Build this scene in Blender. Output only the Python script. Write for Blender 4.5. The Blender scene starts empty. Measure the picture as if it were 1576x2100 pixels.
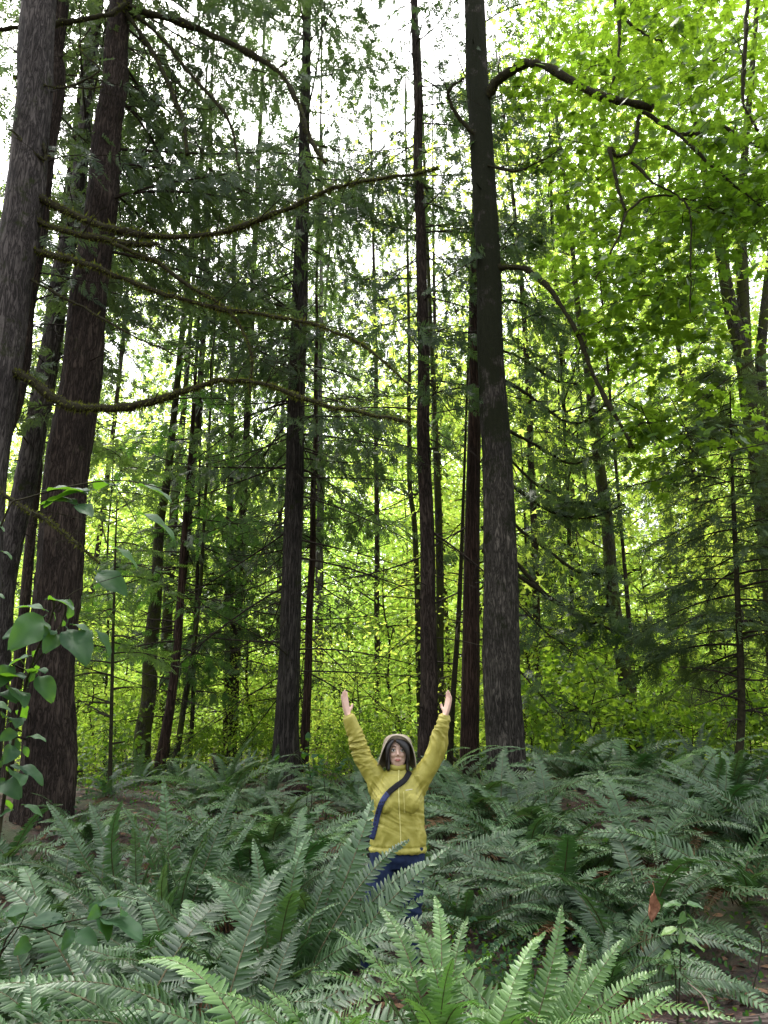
import bpy, math, random
import numpy as np
from mathutils import Vector, Matrix, Quaternion

PI = math.pi
scene = bpy.context.scene
COL = scene.collection
RNG = np.random.default_rng(11)

# ------------------------------------------------------------------ camera model
F = 1577.0                       # focal length in photo pixels (photo 1576 x 2100)
PITCH = math.radians(16.0)
CAM = np.array([0.0, 0.0, 1.6])
CP, SP = math.cos(PITCH), math.sin(PITCH)


def at(px, py, Y):
    """World point on the plane y = Y that is seen at photo pixel (px, py)."""
    u, v = (px - 788.0) / F, (1050.0 - py) / F
    d = np.array([u, CP - v * SP, SP + v * CP])
    t = Y / d[1]
    return CAM + d * t


def axis_depth(px, py, Y):
    v = (1050.0 - py) / F
    return Y / (CP - v * SP)


def sstep(a, b, x):
    t = np.clip((np.asarray(x, float) - a) / (b - a), 0, 1)
    return t * t * (3 - 2 * t)


def ground_h(x, y):
    x = np.asarray(x, float); y = np.asarray(y, float)
    h = 0.72 * sstep(6.0, 12.0, y)
    h = h + 0.17 * sstep(0.6, 3.0, x) * sstep(6.0, 9.0, y) * (1 - sstep(14, 22, y))
    h = h - 0.10 * sstep(0.2, 1.0, x) * (1 - sstep(1.8, 3.0, x)) * sstep(4.5, 6, y) * (1 - sstep(8, 10, y))
    h = h + 0.05 * np.sin(x * 1.3 + 0.7) * np.cos(y * 1.1) + 0.03 * np.sin(x * 3.1 + y * 2.3)
    h = h + 1.5 * sstep(30, 90, y) - 0.045 * (1 - sstep(6.0, 8.0, y))
    return h


def gpt(px, Y, dz=0.0):
    """Ground point at depth Y in photo column px."""
    x = 0.0
    for _ in range(6):
        z = float(ground_h(x, Y))
        t = Y * CP + (z - CAM[2]) * SP
        x = (px - 788.0) / F * t
    return np.array([x, Y, float(ground_h(x, Y)) + dz])


# ------------------------------------------------------------------ mesh building
class MB:
    """Collects polygons (numpy) and links them as ONE mesh object."""

    def __init__(self):
        self.v = []; self.n = 0
        self.loops = []; self.sizes = []; self.mi = []; self.sm = []
        self.tone = []

    def add(self, verts, faces, mat=0, smooth=True, tone=0.5):
        verts = np.asarray(verts, float).reshape(-1, 3)
        faces = np.asarray(faces, np.int64)
        self.v.append(verts)
        self.loops.append((faces + self.n).ravel())
        self.sizes.append(np.full(len(faces), faces.shape[1], np.int32))
        m = np.full(len(faces), mat, np.int32) if np.isscalar(mat) else np.asarray(mat, np.int32)
        self.mi.append(m)
        self.sm.append(np.full(len(faces), smooth, bool))
        t = np.full(len(verts), tone, float) if np.isscalar(tone) else np.asarray(tone, float)
        self.tone.append(t)
        self.n += len(verts)

    def tube(self, pts, rad, sides=8, mat=0, tone=0.5, rough=0.0, cap=True, seed=0):
        pts = np.asarray(pts, float); n = len(pts)
        rad = np.full(n, rad, float) if np.isscalar(rad) else np.asarray(rad, float)
        tan = np.gradient(pts, axis=0)
        tan /= np.linalg.norm(tan, axis=1)[:, None] + 1e-9
        ref = np.array([0.0, 0, 1]) if abs(tan[0][2]) < 0.8 else np.array([1.0, 0, 0])
        a = np.cross(tan, ref); a /= np.linalg.norm(a, axis=1)[:, None] + 1e-9
        b = np.cross(tan, a)
        th = np.arange(sides) * 2 * PI / sides
        r = rad[:, None] * np.ones(sides)[None]
        if rough:
            rr = np.random.default_rng(seed)
            r = r * (1 + rough * rr.normal(size=(n, sides)))
        V = pts[:, None, :] + r[..., None] * (np.cos(th)[None, :, None] * a[:, None, :] + np.sin(th)[None, :, None] * b[:, None, :])
        i = np.arange(n - 1)[:, None] * sides; j = np.arange(sides)[None]; k = (j + 1) % sides
        Fq = np.stack([i + j, i + k, i + sides + k, i + sides + j], -1).reshape(-1, 4)
        self.add(V.reshape(-1, 3), Fq, mat, True, tone)
        if cap and sides > 2:
            base = self.n - n * sides
            for s0 in (0, (n - 1) * sides):
                self.loops.append(np.arange(base + s0, base + s0 + sides)); self.sizes.append(np.array([sides], np.int32))
                self.mi.append(np.array([mat], np.int32)); self.sm.append(np.array([False]))

    def stamp(self, tmpl, pos, xdir, nrm, scale, mat=0, tone=0.5, smooth=False):
        """Repeat a leaf template (x along the leaf, z its normal) at many places."""
        tv, tf = tmpl
        pos = np.asarray(pos, float); N = len(pos)
        if N == 0:
            return
        x = np.asarray(xdir, float); x = x / (np.linalg.norm(x, axis=1)[:, None] + 1e-9)
        z = np.asarray(nrm, float); z = z - (z * x).sum(1)[:, None] * x
        z = z / (np.linalg.norm(z, axis=1)[:, None] + 1e-9)
        y = np.cross(z, x)
        sc = np.full(N, scale, float) if np.isscalar(scale) else np.asarray(scale, float)
        R = np.stack([x, y, z], 1)                       # N,3(axis),3
        V = np.einsum('tk,nkj->ntj', tv, R) * sc[:, None, None] + pos[:, None, :]
        T = len(tv)
        tn = np.full(N, tone, float) if np.isscalar(tone) else np.asarray(tone, float)
        tn = np.repeat(tn, T) if tn.ndim == 1 else tn.ravel()
        first = True
        off = (np.arange(N) * T)[:, None, None]
        groups = {}
        for f in tf:
            groups.setdefault(len(f), []).append(f)
        for sz, fs in groups.items():
            fs = np.asarray(fs)[None] + off
            fs = fs.reshape(-1, sz)
            if first:
                self.add(V.reshape(-1, 3), fs, mat, smooth, tn); first = False
            else:
                self.loops.append((fs + self.n - N * T).ravel()); self.sizes.append(np.full(len(fs), sz, np.int32))
                self.mi.append(np.full(len(fs), mat, np.int32)); self.sm.append(np.full(len(fs), smooth, bool))

    def mesh(self, name, mats):
        me = bpy.data.meshes.new(name)
        V = np.concatenate(self.v); L = np.concatenate(self.loops).astype(np.int32); S = np.concatenate(self.sizes)
        me.vertices.add(len(V)); me.vertices.foreach_set('co', V.astype(np.float32).ravel())
        me.loops.add(len(L)); me.loops.foreach_set('vertex_index', L)
        me.polygons.add(len(S))
        me.polygons.foreach_set('loop_start', (np.cumsum(S) - S).astype(np.int32))
        me.polygons.foreach_set('loop_total', S)
        me.polygons.foreach_set('material_index', np.concatenate(self.mi))
        me.polygons.foreach_set('use_smooth', np.concatenate(self.sm))
        at_ = me.attributes.new('tone', 'FLOAT', 'POINT')
        at_.data.foreach_set('value', np.concatenate(self.tone).astype(np.float32))
        me.update(); me.validate()
        for m in (mats if isinstance(mats, (list, tuple)) else [mats]):
            me.materials.append(m)
        return me

    def obj(self, name, mats, parent=None):
        return link(name, self.mesh(name, mats), parent)


def link(name, me, parent=None):
    o = bpy.data.objects.new(name, me); COL.objects.link(o)
    if parent is not None:
        o.parent = parent
    return o


def tag(o, label, cat, group=None, kind=None):
    o['label'] = label; o['category'] = cat
    if group: o['group'] = group
    if kind: o['kind'] = kind
    return o


def thing(name, label, cat, loc=(0, 0, 0), rz=0.0, group=None):
    o = bpy.data.objects.new(name, None); COL.objects.link(o)
    o.location = [float(c) for c in loc]; o.rotation_euler = (0, 0, rz)
    o.empty_display_size = 0.2
    return tag(o, label, cat, group)


def copy_thing(root, loc, rz=0.0, sc=1.0, label=None, group=None):
    r = root.copy(); COL.objects.link(r)
    r.location = [float(c) for c in loc]; r.rotation_euler = (0, 0, rz)
    r.scale = (sc, sc, sc) if np.isscalar(sc) else sc
    if label: r['label'] = label
    if group: r['group'] = group
    for ch in list(root.children):
        c = ch.copy(); COL.objects.link(c); c.parent = r
    return r


def spline(P, n):
    """Catmull-Rom through the rows of P, n samples."""
    P = np.asarray(P, float)
    Q = np.vstack([2 * P[0] - P[1], P, 2 * P[-1] - P[-2]])
    t = np.linspace(0, len(P) - 1 - 1e-6, n); i = t.astype(int); u = (t - i)[:, None]
    a, b, c, d = Q[i], Q[i + 1], Q[i + 2], Q[i + 3]
    return 0.5 * (2 * b + (c - a) * u + (2 * a - 5 * b + 4 * c - d) * u ** 2 + (3 * b - a - 3 * c + d) * u ** 3)


# ------------------------------------------------------------------ materials
def new_mat(name):
    m = bpy.data.materials.new(name); m.use_nodes = True
    nt = m.node_tree; nt.nodes.clear()
    out = nt.nodes.new('ShaderNodeOutputMaterial')
    return m, nt, out


def N(nt, t, **kw):
    n = nt.nodes.new(t)
    for k, v in kw.items():
        setattr(n, k, v)
    return n


def mixrgb(nt, fac, a, b, mode='MIX'):
    n = N(nt, 'ShaderNodeMix', data_type='RGBA', blend_type=mode)
    for sock, val in ((n.inputs[0], fac), (n.inputs[6], a), (n.inputs[7], b)):
        if isinstance(val, bpy.types.NodeSocket):
            nt.links.new(val, sock)
        elif isinstance(val, (int, float)):
            sock.default_value = val
        else:
            sock.default_value = (*val, 1)
    return n.outputs[2]


def leaf_mat(name, dark, light, trans, tw=0.45, rough=0.45, spec=0.5, jitter=0.25):
    m, nt, out = new_mat(name)
    at_ = N(nt, 'ShaderNodeAttribute', attribute_name='tone')
    oi = N(nt, 'ShaderNodeObjectInfo')
    base = mixrgb(nt, at_.outputs['Fac'], dark, light)
    hs = N(nt, 'ShaderNodeHueSaturation')
    mr = N(nt, 'ShaderNodeMapRange'); nt.links.new(oi.outputs['Random'], mr.inputs[0])
    mr.inputs[3].default_value = 1 - jitter; mr.inputs[4].default_value = 1 + jitter
    nt.links.new(mr.outputs[0], hs.inputs['Value']); nt.links.new(base, hs.inputs['Color'])
    p = N(nt, 'ShaderNodeBsdfPrincipled')
    nt.links.new(hs.outputs[0], p.inputs['Base Color'])
    p.inputs['Roughness'].default_value = rough
    p.inputs['Specular IOR Level'].default_value = spec
    tr = N(nt, 'ShaderNodeBsdfTranslucent')
    d2 = [c * 0.74 for c in trans]
    tcol = mixrgb(nt, at_.outputs['Fac'], d2, trans)
    nt.links.new(tcol, tr.inputs['Color'])
    h2 = N(nt, 'ShaderNodeHueSaturation')              # every plant its own shade
    r2 = N(nt, 'ShaderNodeMapRange'); nt.links.new(oi.outputs['Random'], r2.inputs[0]); r2.inputs[3].default_value = 1 - jitter * .7; r2.inputs[4].default_value = 1.0
    r3 = N(nt, 'ShaderNodeMapRange'); nt.links.new(oi.outputs['Random'], r3.inputs[0]); r3.inputs[3].default_value = 0.5 + jitter * .10; r3.inputs[4].default_value = 0.5 - jitter * .06
    nt.links.new(r2.outputs[0], h2.inputs['Value']); nt.links.new(r3.outputs[0], h2.inputs['Hue']); nt.links.new(tcol, h2.inputs['Color'])
    nt.links.new(h2.outputs[0], tr.inputs['Color'])
    mx = N(nt, 'ShaderNodeMixShader'); mx.inputs[0].default_value = tw
    nt.links.new(p.outputs[0], mx.inputs[1]); nt.links.new(tr.outputs[0], mx.inputs[2])
    nt.links.new(mx.outputs[0], out.inputs[0])
    return m


def bark_mat(name, c0, c1, scale=(22, 22, 2.2), bump=0.9, moss=0.0, moss_col=(0.035, 0.045, 0.012), moss_scale=2.5, moss_dark=(0.012, 0.014, 0.006), moss_z=None):
    m, nt, out = new_mat(name)
    tc = N(nt, 'ShaderNodeTexCoord')
    mp = N(nt, 'ShaderNodeMapping'); mp.inputs['Scale'].default_value = scale
    nt.links.new(tc.outputs['Object'], mp.inputs[0])
    n1 = N(nt, 'ShaderNodeTexNoise'); n1.inputs['Scale'].default_value = 1.0; n1.inputs['Detail'].default_value = 6; n1.inputs['Roughness'].default_value = 0.65; n1.inputs['Distortion'].default_value = 0.4
    nt.links.new(mp.outputs[0], n1.inputs['Vector'])
    n1.inputs['Detail'].default_value = 8; n1.inputs['Distortion'].default_value = 0.9
    # ridges: |noise - .5| gives long furrows that split and join
    sub = N(nt, 'ShaderNodeMath', operation='SUBTRACT'); nt.links.new(n1.outputs['Fac'], sub.inputs[0]); sub.inputs[1].default_value = 0.5
    ab = N(nt, 'ShaderNodeMath', operation='ABSOLUTE'); nt.links.new(sub.outputs[0], ab.inputs[0])
    rid = N(nt, 'ShaderNodeMapRange'); nt.links.new(ab.outputs[0], rid.inputs[0]); rid.inputs[2].default_value = 0.16
    n2 = N(nt, 'ShaderNodeTexNoise'); n2.inputs['Scale'].default_value = 3.1; n2.inputs['Detail'].default_value = 6; n2.inputs['Roughness'].default_value = 0.75
    nt.links.new(mp.outputs[0], n2.inputs['Vector'])
    mul = N(nt, 'ShaderNodeMath', operation='MULTIPLY'); nt.links.new(rid.outputs[0], mul.inputs[0]); nt.links.new(n2.outputs['Fac'], mul.inputs[1])
    rp = N(nt, 'ShaderNodeValToRGB'); nt.links.new(mul.outputs[0], rp.inputs[0])
    rp.color_ramp.elements[0].position = 0.02; rp.color_ramp.elements[0].color = (*[c * 0.25 for c in c0], 1)
    rp.color_ramp.elements[1].position = 0.60; rp.color_ramp.elements[1].color = (*c1, 1)
    e = rp.color_ramp.elements.new(0.22); e.color = (*c0, 1)
    big = N(nt, 'ShaderNodeTexNoise'); big.inputs['Scale'].default_value = 1.3; big.inputs['Detail'].default_value = 3
    nt.links.new(tc.outputs['Object'], big.inputs['Vector'])
    bmr = N(nt, 'ShaderNodeMapRange'); nt.links.new(big.outputs['Fac'], bmr.inputs[0]); bmr.inputs[1].default_value = 0.3; bmr.inputs[2].default_value = 0.7; bmr.inputs[3].default_value = 0.65; bmr.inputs[4].default_value = 1.3
    col = mixrgb(nt, 1.0, rp.outputs[0], bmr.outputs[0], 'MULTIPLY')
    hgt = mul.outputs[0]
    if moss > 0:
        mn = N(nt, 'ShaderNodeTexNoise'); mn.inputs['Scale'].default_value = moss_scale; mn.inputs['Detail'].default_value = 8; mn.inputs['Roughness'].default_value = 0.7
        nt.links.new(tc.outputs['Object'], mn.inputs['Vector'])
        mm = N(nt, 'ShaderNodeMapRange')
        c = 0.72 - moss * 0.5
        mfac = mn.outputs['Fac']
        if moss_z:                                  # thicker moss higher up the trunk
            sx = N(nt, 'ShaderNodeSeparateXYZ'); nt.links.new(tc.outputs['Object'], sx.inputs[0])
            zr = N(nt, 'ShaderNodeMapRange'); nt.links.new(sx.outputs['Z'], zr.inputs[0])
            zr.inputs[1].default_value = moss_z[0]; zr.inputs[2].default_value = moss_z[1]; zr.inputs[3].default_value = -0.10; zr.inputs[4].default_value = 0.10
            ad = N(nt, 'ShaderNodeMath', operation='ADD'); nt.links.new(mfac, ad.inputs[0]); nt.links.new(zr.outputs[0], ad.inputs[1]); mfac = ad.outputs[0]
            mn_in = mfac
        nt.links.new(mfac, mm.inputs[0])
        mm.inputs[1].default_value = c - 0.04; mm.inputs[2].default_value = c + 0.06
        fn = N(nt, 'ShaderNodeTexNoise'); fn.inputs['Scale'].default_value = 60; fn.inputs['Detail'].default_value = 4
        nt.links.new(tc.outputs['Object'], fn.inputs['Vector'])
        mcol = mixrgb(nt, fn.outputs['Fac'], moss_dark, moss_col)
        col = mixrgb(nt, mm.outputs[0], col, mcol)
    p = N(nt, 'ShaderNodeBsdfPrincipled'); nt.links.new(col, p.inputs['Base Color'])
    p.inputs['Roughness'].default_value = 0.9; p.inputs['Specular IOR Level'].default_value = 0.15
    bp = N(nt, 'ShaderNodeBump'); bp.inputs['Strength'].default_value = bump; bp.inputs['Distance'].default_value = 0.03
    nt.links.new(hgt, bp.inputs['Height']); nt.links.new(bp.outputs[0], p.inputs['Normal'])
    nt.links.new(p.outputs[0], out.inputs[0])
    return m


def noise_mat(name, c0, c1, scale=20, rough=0.8, spec=0.3, bump=0.3, dist=0.01, detail=6, sheen=0.0, stretch=(1, 1, 1)):
    m, nt, out = new_mat(name)
    tc = N(nt, 'ShaderNodeTexCoord'); mp = N(nt, 'ShaderNodeMapping'); mp.inputs['Scale'].default_value = stretch
    nt.links.new(tc.outputs['Object'], mp.inputs[0])
    n = N(nt, 'ShaderNodeTexNoise'); n.inputs['Scale'].default_value = scale; n.inputs['Detail'].default_value = detail
    nt.links.new(mp.outputs[0], n.inputs['Vector'])
    mr = N(nt, 'ShaderNodeMapRange'); nt.links.new(n.outputs['Fac'], mr.inputs[0]); mr.inputs[1].default_value = 0.3; mr.inputs[2].default_value = 0.7
    col = mixrgb(nt, mr.outputs[0], c0, c1)
    p = N(nt, 'ShaderNodeBsdfPrincipled'); nt.links.new(col, p.inputs['Base Color'])
    p.inputs['Roughness'].default_value = rough; p.inputs['Specular IOR Level'].default_value = spec
    if sheen: p.inputs['Sheen Weight'].default_value = sheen
    if bump:
        b = N(nt, 'ShaderNodeBump'); b.inputs['Strength'].default_value = bump; b.inputs['Distance'].default_value = dist
        nt.links.new(n.outputs['Fac'], b.inputs['Height']); nt.links.new(b.outputs[0], p.inputs['Normal'])
    nt.links.new(p.outputs[0], out.inputs[0])
    return m


M = {}
M['fern'] = leaf_mat('fern_green', (0.010, 0.036, 0.011), (0.098, 0.182, 0.068), (0.16, 0.34, 0.05), 0.14, 0.44, 0.55, 0.38)
M['fern_fresh'] = leaf_mat('fern_fresh_green', (0.040, 0.105, 0.026), (0.155, 0.265, 0.072), (0.20, 0.46, 0.07), 0.18, 0.42, 0.5, 0.2)
M['fern_dead'] = leaf_mat('fern_dead_brown', (0.06, 0.03, 0.016), (0.20, 0.12, 0.06), (0.12, 0.06, 0.02), 0.1, 0.8, 0.1, 0.3)
M['rachis'] = noise_mat('fern_stem', (0.045, 0.05, 0.02), (0.10, 0.075, 0.035), 30, 0.7, 0.3, 0)
M['conifer'] = leaf_mat('conifer_needles', (0.022, 0.045, 0.022), (0.062, 0.10, 0.046), (0.17, 0.28, 0.06), 0.38, 0.5, 0.4, 0.2)
M['conifer_light'] = leaf_mat('conifer_needles_light', (0.035, 0.07, 0.02), (0.09, 0.14, 0.045), (0.20, 0.40, 0.04), 0.4, 0.5, 0.4, 0.2)
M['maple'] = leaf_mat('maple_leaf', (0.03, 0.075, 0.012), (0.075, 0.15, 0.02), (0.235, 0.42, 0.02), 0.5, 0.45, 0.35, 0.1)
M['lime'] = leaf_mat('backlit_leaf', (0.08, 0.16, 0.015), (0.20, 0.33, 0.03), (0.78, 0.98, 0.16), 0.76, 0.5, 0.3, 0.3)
M['maple_lit'] = leaf_mat('maple_leaf_lit', (0.04, 0.09, 0.012), (0.09, 0.18, 0.02), (0.42, 0.64, 0.05), 0.56, 0.45, 0.3, 0.1)  # brighter copy of maple_leaf, with the light on it put into the colour
M['far'] = leaf_mat('far_leaf', (0.10, 0.18, 0.04), (0.22, 0.36, 0.07), (0.76, 0.98, 0.24), 0.74, 0.6, 0.2, 0.05)  # paler than the nearer leaves: distance haze put into the colour
M['broad'] = leaf_mat('shrub_leaf', (0.013, 0.042, 0.022), (0.036, 0.086, 0.038), (0.18, 0.40, 0.02), 0.34, 0.6, 0.14, 0.1)
M['bark'] = bark_mat('brown_bark', (0.058, 0.043, 0.034), (0.115, 0.088, 0.071), (20, 20, 3.0), 1.0, 0.12)
M['bark_grey'] = bark_mat('grey_bark', (0.050, 0.044, 0.038), (0.115, 0.10, 0.085), (26, 26, 1.9), 0.9, 0.2)
M['bark_pale'] = bark_mat('pale_grey_bark', (0.075, 0.065, 0.06), (0.14, 0.125, 0.115), (18, 18, 2.6), 0.6, 0.25)
M['bark_red'] = bark_mat('reddish_bark', (0.055, 0.034, 0.025), (0.11, 0.068, 0.050), (28, 28, 1.7), 0.9, 0.12)
M['bark_moss'] = bark_mat('mossy_grey_bark', (0.070, 0.062, 0.051), (0.175, 0.155, 0.128), (21, 21, 3.2), 1.0, 0.45, (0.024, 0.029, 0.010), 2.2, (0.007, 0.007, 0.005), moss_z=(2.5, 7.0))
M['bark_maple'] = bark_mat('mossy_maple_bark', (0.05, 0.045, 0.035), (0.13, 0.12, 0.095), (26, 26, 4), 0.8, 0.5, (0.07, 0.08, 0.018), 3.0, (0.025, 0.03, 0.008))
M['bark_far'] = bark_mat('hazy_far_bark', (0.12, 0.11, 0.105), (0.22, 0.205, 0.195), (8, 8, 1), 0.3, 0.1)  # haze is painted in as a pale bark colour
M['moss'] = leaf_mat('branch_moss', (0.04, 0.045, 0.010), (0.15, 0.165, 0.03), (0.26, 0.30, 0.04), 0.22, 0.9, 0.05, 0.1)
M['twig'] = noise_mat('dead_twig', (0.018, 0.014, 0.011), (0.045, 0.036, 0.028), 12, 0.9, 0.1, 0)
M['limb'] = noise_mat('dark_limb', (0.016, 0.014, 0.009), (0.038, 0.036, 0.018), 25, 0.95, 0.1, 0.5)

# ------------------------------------------------------------------ leaf templates


def tmpl_cedar(seed=0):
    """A flat drooping spray: leaflets either side of an axis, length 1."""
    r = random.Random(seed); V = []; Fc = []

    def rh(p, d, L, w, zz=0.0):
        d = np.array(d, float); d /= np.linalg.norm(d); s = np.array([-d[1], d[0], 0])
        b = len(V)
        V.extend([p, p + d * L * .45 + s * w, p + d * L + np.array([0, 0, zz]), p + d * L * .45 - s * w]); Fc.append((b, b + 1, b + 2, b + 3))
    rh(np.zeros(3), (1, 0, 0), 1.0, 0.03)
    for i in range(6):
        s = 0.08 + i * 0.15
        for sd in (-1, 1):
            L = (0.44 - 0.05 * i) * r.uniform(.7, 1.15); a = math.radians(r.uniform(28, 48)) * sd
            rh(np.array([s + r.uniform(-.03, .03), 0, 0]), (math.cos(a), math.sin(a), 0), L, 0.045 * r.uniform(.8, 1.3), r.uniform(-.1, .03))
    return np.array(V), Fc


def tmpl_hemlock(seed=0):
    r = random.Random(seed); V = []; Fc = []
    for i in range(9):
        s = 0.05 + i * 0.105
        for sd in (-1, 1):
            L = (0.40 - 0.033 * i) * r.uniform(.75, 1.15); a = math.radians(r.uniform(42, 62)) * sd
            d = np.array([math.cos(a), math.sin(a), 0]); n = np.array([-d[1], d[0], 0]); p = np.array([s, 0, 0]); w = 0.032
            b = len(V); V.extend([p, p + d * L * .5 + n * w, p + d * L + np.array([0, 0, -.05]), p + d * L * .5 - n * w]); Fc.append((b, b + 1, b + 2, b + 3))
    b = len(V); V.extend([np.array([0, -.02, 0]), np.array([0, .02, 0]), np.array([1, 0, -.03])]); Fc.append((b, b + 1, b + 2))
    return np.array(V), Fc


def tmpl_maple():
    """Five-lobed leaf, stalk end at the origin, about 1 long, lightly cupped."""
    pol = [(0.03, 0.0), (-0.06, 0.16), (0.04, 0.30), (-0.02, 0.40), (0.16, 0.33), (0.20, 0.46), (0.30, 0.38), (0.27, 0.16), (0.42, 0.38), (0.40, 0.52), (0.54, 0.44), (0.66, 0.50), (0.62, 0.36), (0.70, 0.28), (0.55, 0.22), (0.46, 0.10),
           (0.70, 0.13), (0.76, 0.23), (0.86, 0.13), (1.0, 0.12), (0.93, 0.05), (1.06, 0.0)]
    up = [np.array([x, y, -0.22 * y * y - 0.12 * x * x]) for x, y in pol]
    V = up + [np.array([p[0], -p[1], p[2]]) for p in up[1:-1]]
    n = len(pol)
    c = len(V); V.append(np.array([0.40, 0, 0.0]))
    ring = list(range(n)) + [n + i for i in range(n - 3, -1, -1)]
    Fc = [(c, ring[(i + 1) % len(ring)], ring[i]) for i in range(len(ring))]
    return np.array(V), Fc


def tmpl_ovate(wid=0.26, seed=0):
    """Oval leaf with a raised midrib crease and a wavy margin."""
    r = random.Random(seed); n = 10; V = []; Fc = []
    for k in range(n):
        x = k / (n - 1); w = wid * math.sin(PI * min(1, x ** .82 * .97 + .015)) ** .75
        bend = -0.28 * x * x
        for q in (-1, -.5, 0, .5, 1):
            wave = .035 * math.sin(11 * x + 2.2 * q + seed) * abs(q)
            V.append(np.array([x + .03 * abs(q) * (1 - x), q * w, bend + abs(q) * w * .30 - .10 * q * q * wid + wave + (.012 if q == 0 else 0) * -1]))
    for k in range(n - 1):
        for c in range(4):
            b = k * 5 + c; Fc.append((b, b + 5, b + 6, b + 1))
    return np.array(V), Fc


def tmpl_small(wid=0.34):
    V = np.array([[0, 0, 0], [.3, wid * .9, .03], [.65, wid * .8, -.04], [1, 0, -.15], [.65, -wid * .8, -.04], [.3, -wid * .9, .03], [.5, 0, -.05]])
    return V, [(6, 1, 0), (6, 2, 1), (6, 3, 2), (6, 4, 3), (6, 5, 4), (6, 0, 5)]


def tmpl_rhomb():
    V = np.array([[0, 0, 0], [.35, .28, -.04], [.62, .22, -.08], [1, 0, -.2], [.62, -.22, -.08], [.35, -.28, -.04]])
    return V, [(0, 1, 2, 3), (0, 3, 4, 5)]


def tmpl_star():
    """Cheap lobed leaf for the middle distance."""
    pts = [(.04, 0), (-.04, .36), (.22, .17), (.55, .52), (.48, .12), (1.02, 0), (.48, -.12), (.55, -.52), (.22, -.17), (-.04, -.36)]
    V = np.array([[x, y, -.15 * x * x - .2 * y * y] for x, y in pts] + [[.35, 0, 0]])
    n = len(pts)
    return V, [(n, (i + 1) % n, i) for i in range(n)]


T_CEDAR = [tmpl_cedar(i) for i in range(3)]
T_HEM = [tmpl_hemlock(i) for i in range(2)]
T_MAPLE = tmpl_maple(); T_OV = tmpl_ovate(); T_OVW = tmpl_ovate(0.34); T_RH = tmpl_rhomb(); T_SM = tmpl_small(); T_STAR = tmpl_star()

# ------------------------------------------------------------------ tree growing


def rand_dirs(r, n):
    v = r.normal(size=(n, 3)); return v / np.linalg.norm(v, axis=1)[:, None]


def grow_trunk(pts, rads, sides, seed, furrow=0.05, flare=0.0, flare_h=0.6, step=0.14, knots=10):
    """Furrowed trunk mesh from a centre line."""
    r = np.random.default_rng(seed)
    pts = np.asarray(pts, float); L = np.linalg.norm(np.diff(pts, axis=0), axis=1).sum()
    n = max(12, int(L / step))
    C = spline(np.column_stack([pts, np.asarray(rads, float)]), n)
    R = np.clip(C[:, 3], 0.01, None); C = C[:, :3].copy()
    wob = sum(r.normal() * 0.02 * np.sin(np.linspace(0, L, n) * k + r.uniform(0, 6)) for k in (0.5, 0.9, 1.7))
    C[:, 0] += wob * min(1, R.mean() * 4)
    th = np.arange(sides) * 2 * PI / sides; z = C[:, 2] - C[0, 2]
    rr = np.ones((n, sides))
    for _ in range(7):
        k = r.integers(3, max(5, sides // 3)); ph = r.uniform(0, 6); wv = r.uniform(-1, 1, 3)
        tw = sum(wv[i] * np.sin(z * f + r.uniform(0, 6)) for i, f in enumerate((0.6, 1.4, 3.0)))
        s = np.sin(th[None] * k + ph + tw[:, None])
        rr += furrow * 0.4 * (np.abs(s) - 0.6)
    rr += furrow * 0.25 * r.normal(size=(n, sides))
    if flare:
        lobes = 1 + 0.5 * np.sin(th * r.integers(4, 6) + r.uniform(0, 6)) + 0.3 * np.sin(th * 3 + r.uniform(0, 6))
        rr += flare * np.exp(-np.clip(z, 0, None) / flare_h)[:, None] * lobes[None]
    for _ in range(knots):
        i0 = r.integers(2, n - 2); t0 = r.uniform(0, 2 * PI)
        dth = (th - t0 + PI) % (2 * PI) - PI
        rr += 0.09 * np.exp(-((z - z[i0]) ** 2)[:, None] / 0.03 - (dth ** 2)[None] / 0.06)
    rr *= 1 - furrow * 1.1 - .05
    tan = np.gradient(C, axis=0); tan /= np.linalg.norm(tan, axis=1)[:, None]
    a = np.cross(tan, [0, 1.0, 0]); a /= np.linalg.norm(a, axis=1)[:, None]; b = np.cross(tan, a)
    V = C[:, None] + (R[:, None] * rr)[..., None] * (np.cos(th)[None, :, None] * a[:, None] + np.sin(th)[None, :, None] * b[:, None])
    i = np.arange(n - 1)[:, None] * sides; j = np.arange(sides)[None]; k = (j + 1) % sides
    Fq = np.stack([i + j, i + sides + j, i + sides + k, i + k], -1).reshape(-1, 4)
    return V.reshape(-1, 3), Fq, C, R


def bare_branch(mb, p0, az, L, e0, e1, r0, r, ntw=8, mat=0, side=4, twl=0.3):
    """A dead branch: bent stem with forked side twigs."""
    n = 8
    s = np.linspace(0, 1, n); e = e0 + (e1 - e0) * s
    azs = az + np.cumsum(r.normal(size=n) * 0.07)
    d = np.stack([np.cos(e) * np.cos(azs), np.cos(e) * np.sin(azs), np.sin(e)], 1)
    P = np.asarray(p0) + np.vstack([np.zeros(3), np.cumsum(d[:-1] * L / (n - 1), 0)])
    mb.tube(P, r0 * (1 - 0.8 * s), side, mat, cap=False)
    for _ in range(ntw):
        i = r.integers(2, n - 1); q = P[i]
        dd = d[i] + r.normal(size=3) * 0.6; dd[2] -= 0.25; dd /= np.linalg.norm(dd)
        tl = L * twl * r.uniform(.4, 1.2)
        m = q + dd * tl * .5; e2 = m + (dd + r.normal(size=3) * .35 + [0, 0, -.15]) * tl * .5
        mb.tube([q, m, e2], [r0 * .4, r0 * .28, r0 * .12], 3, mat, cap=False)
        if r.random() < .6:
            e3 = m + (dd + r.normal(size=3) * .7) * tl * .4
            mb.tube([m, e3], [r0 * .22, r0 * .1], 3, mat, cap=False)
    return P


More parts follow.
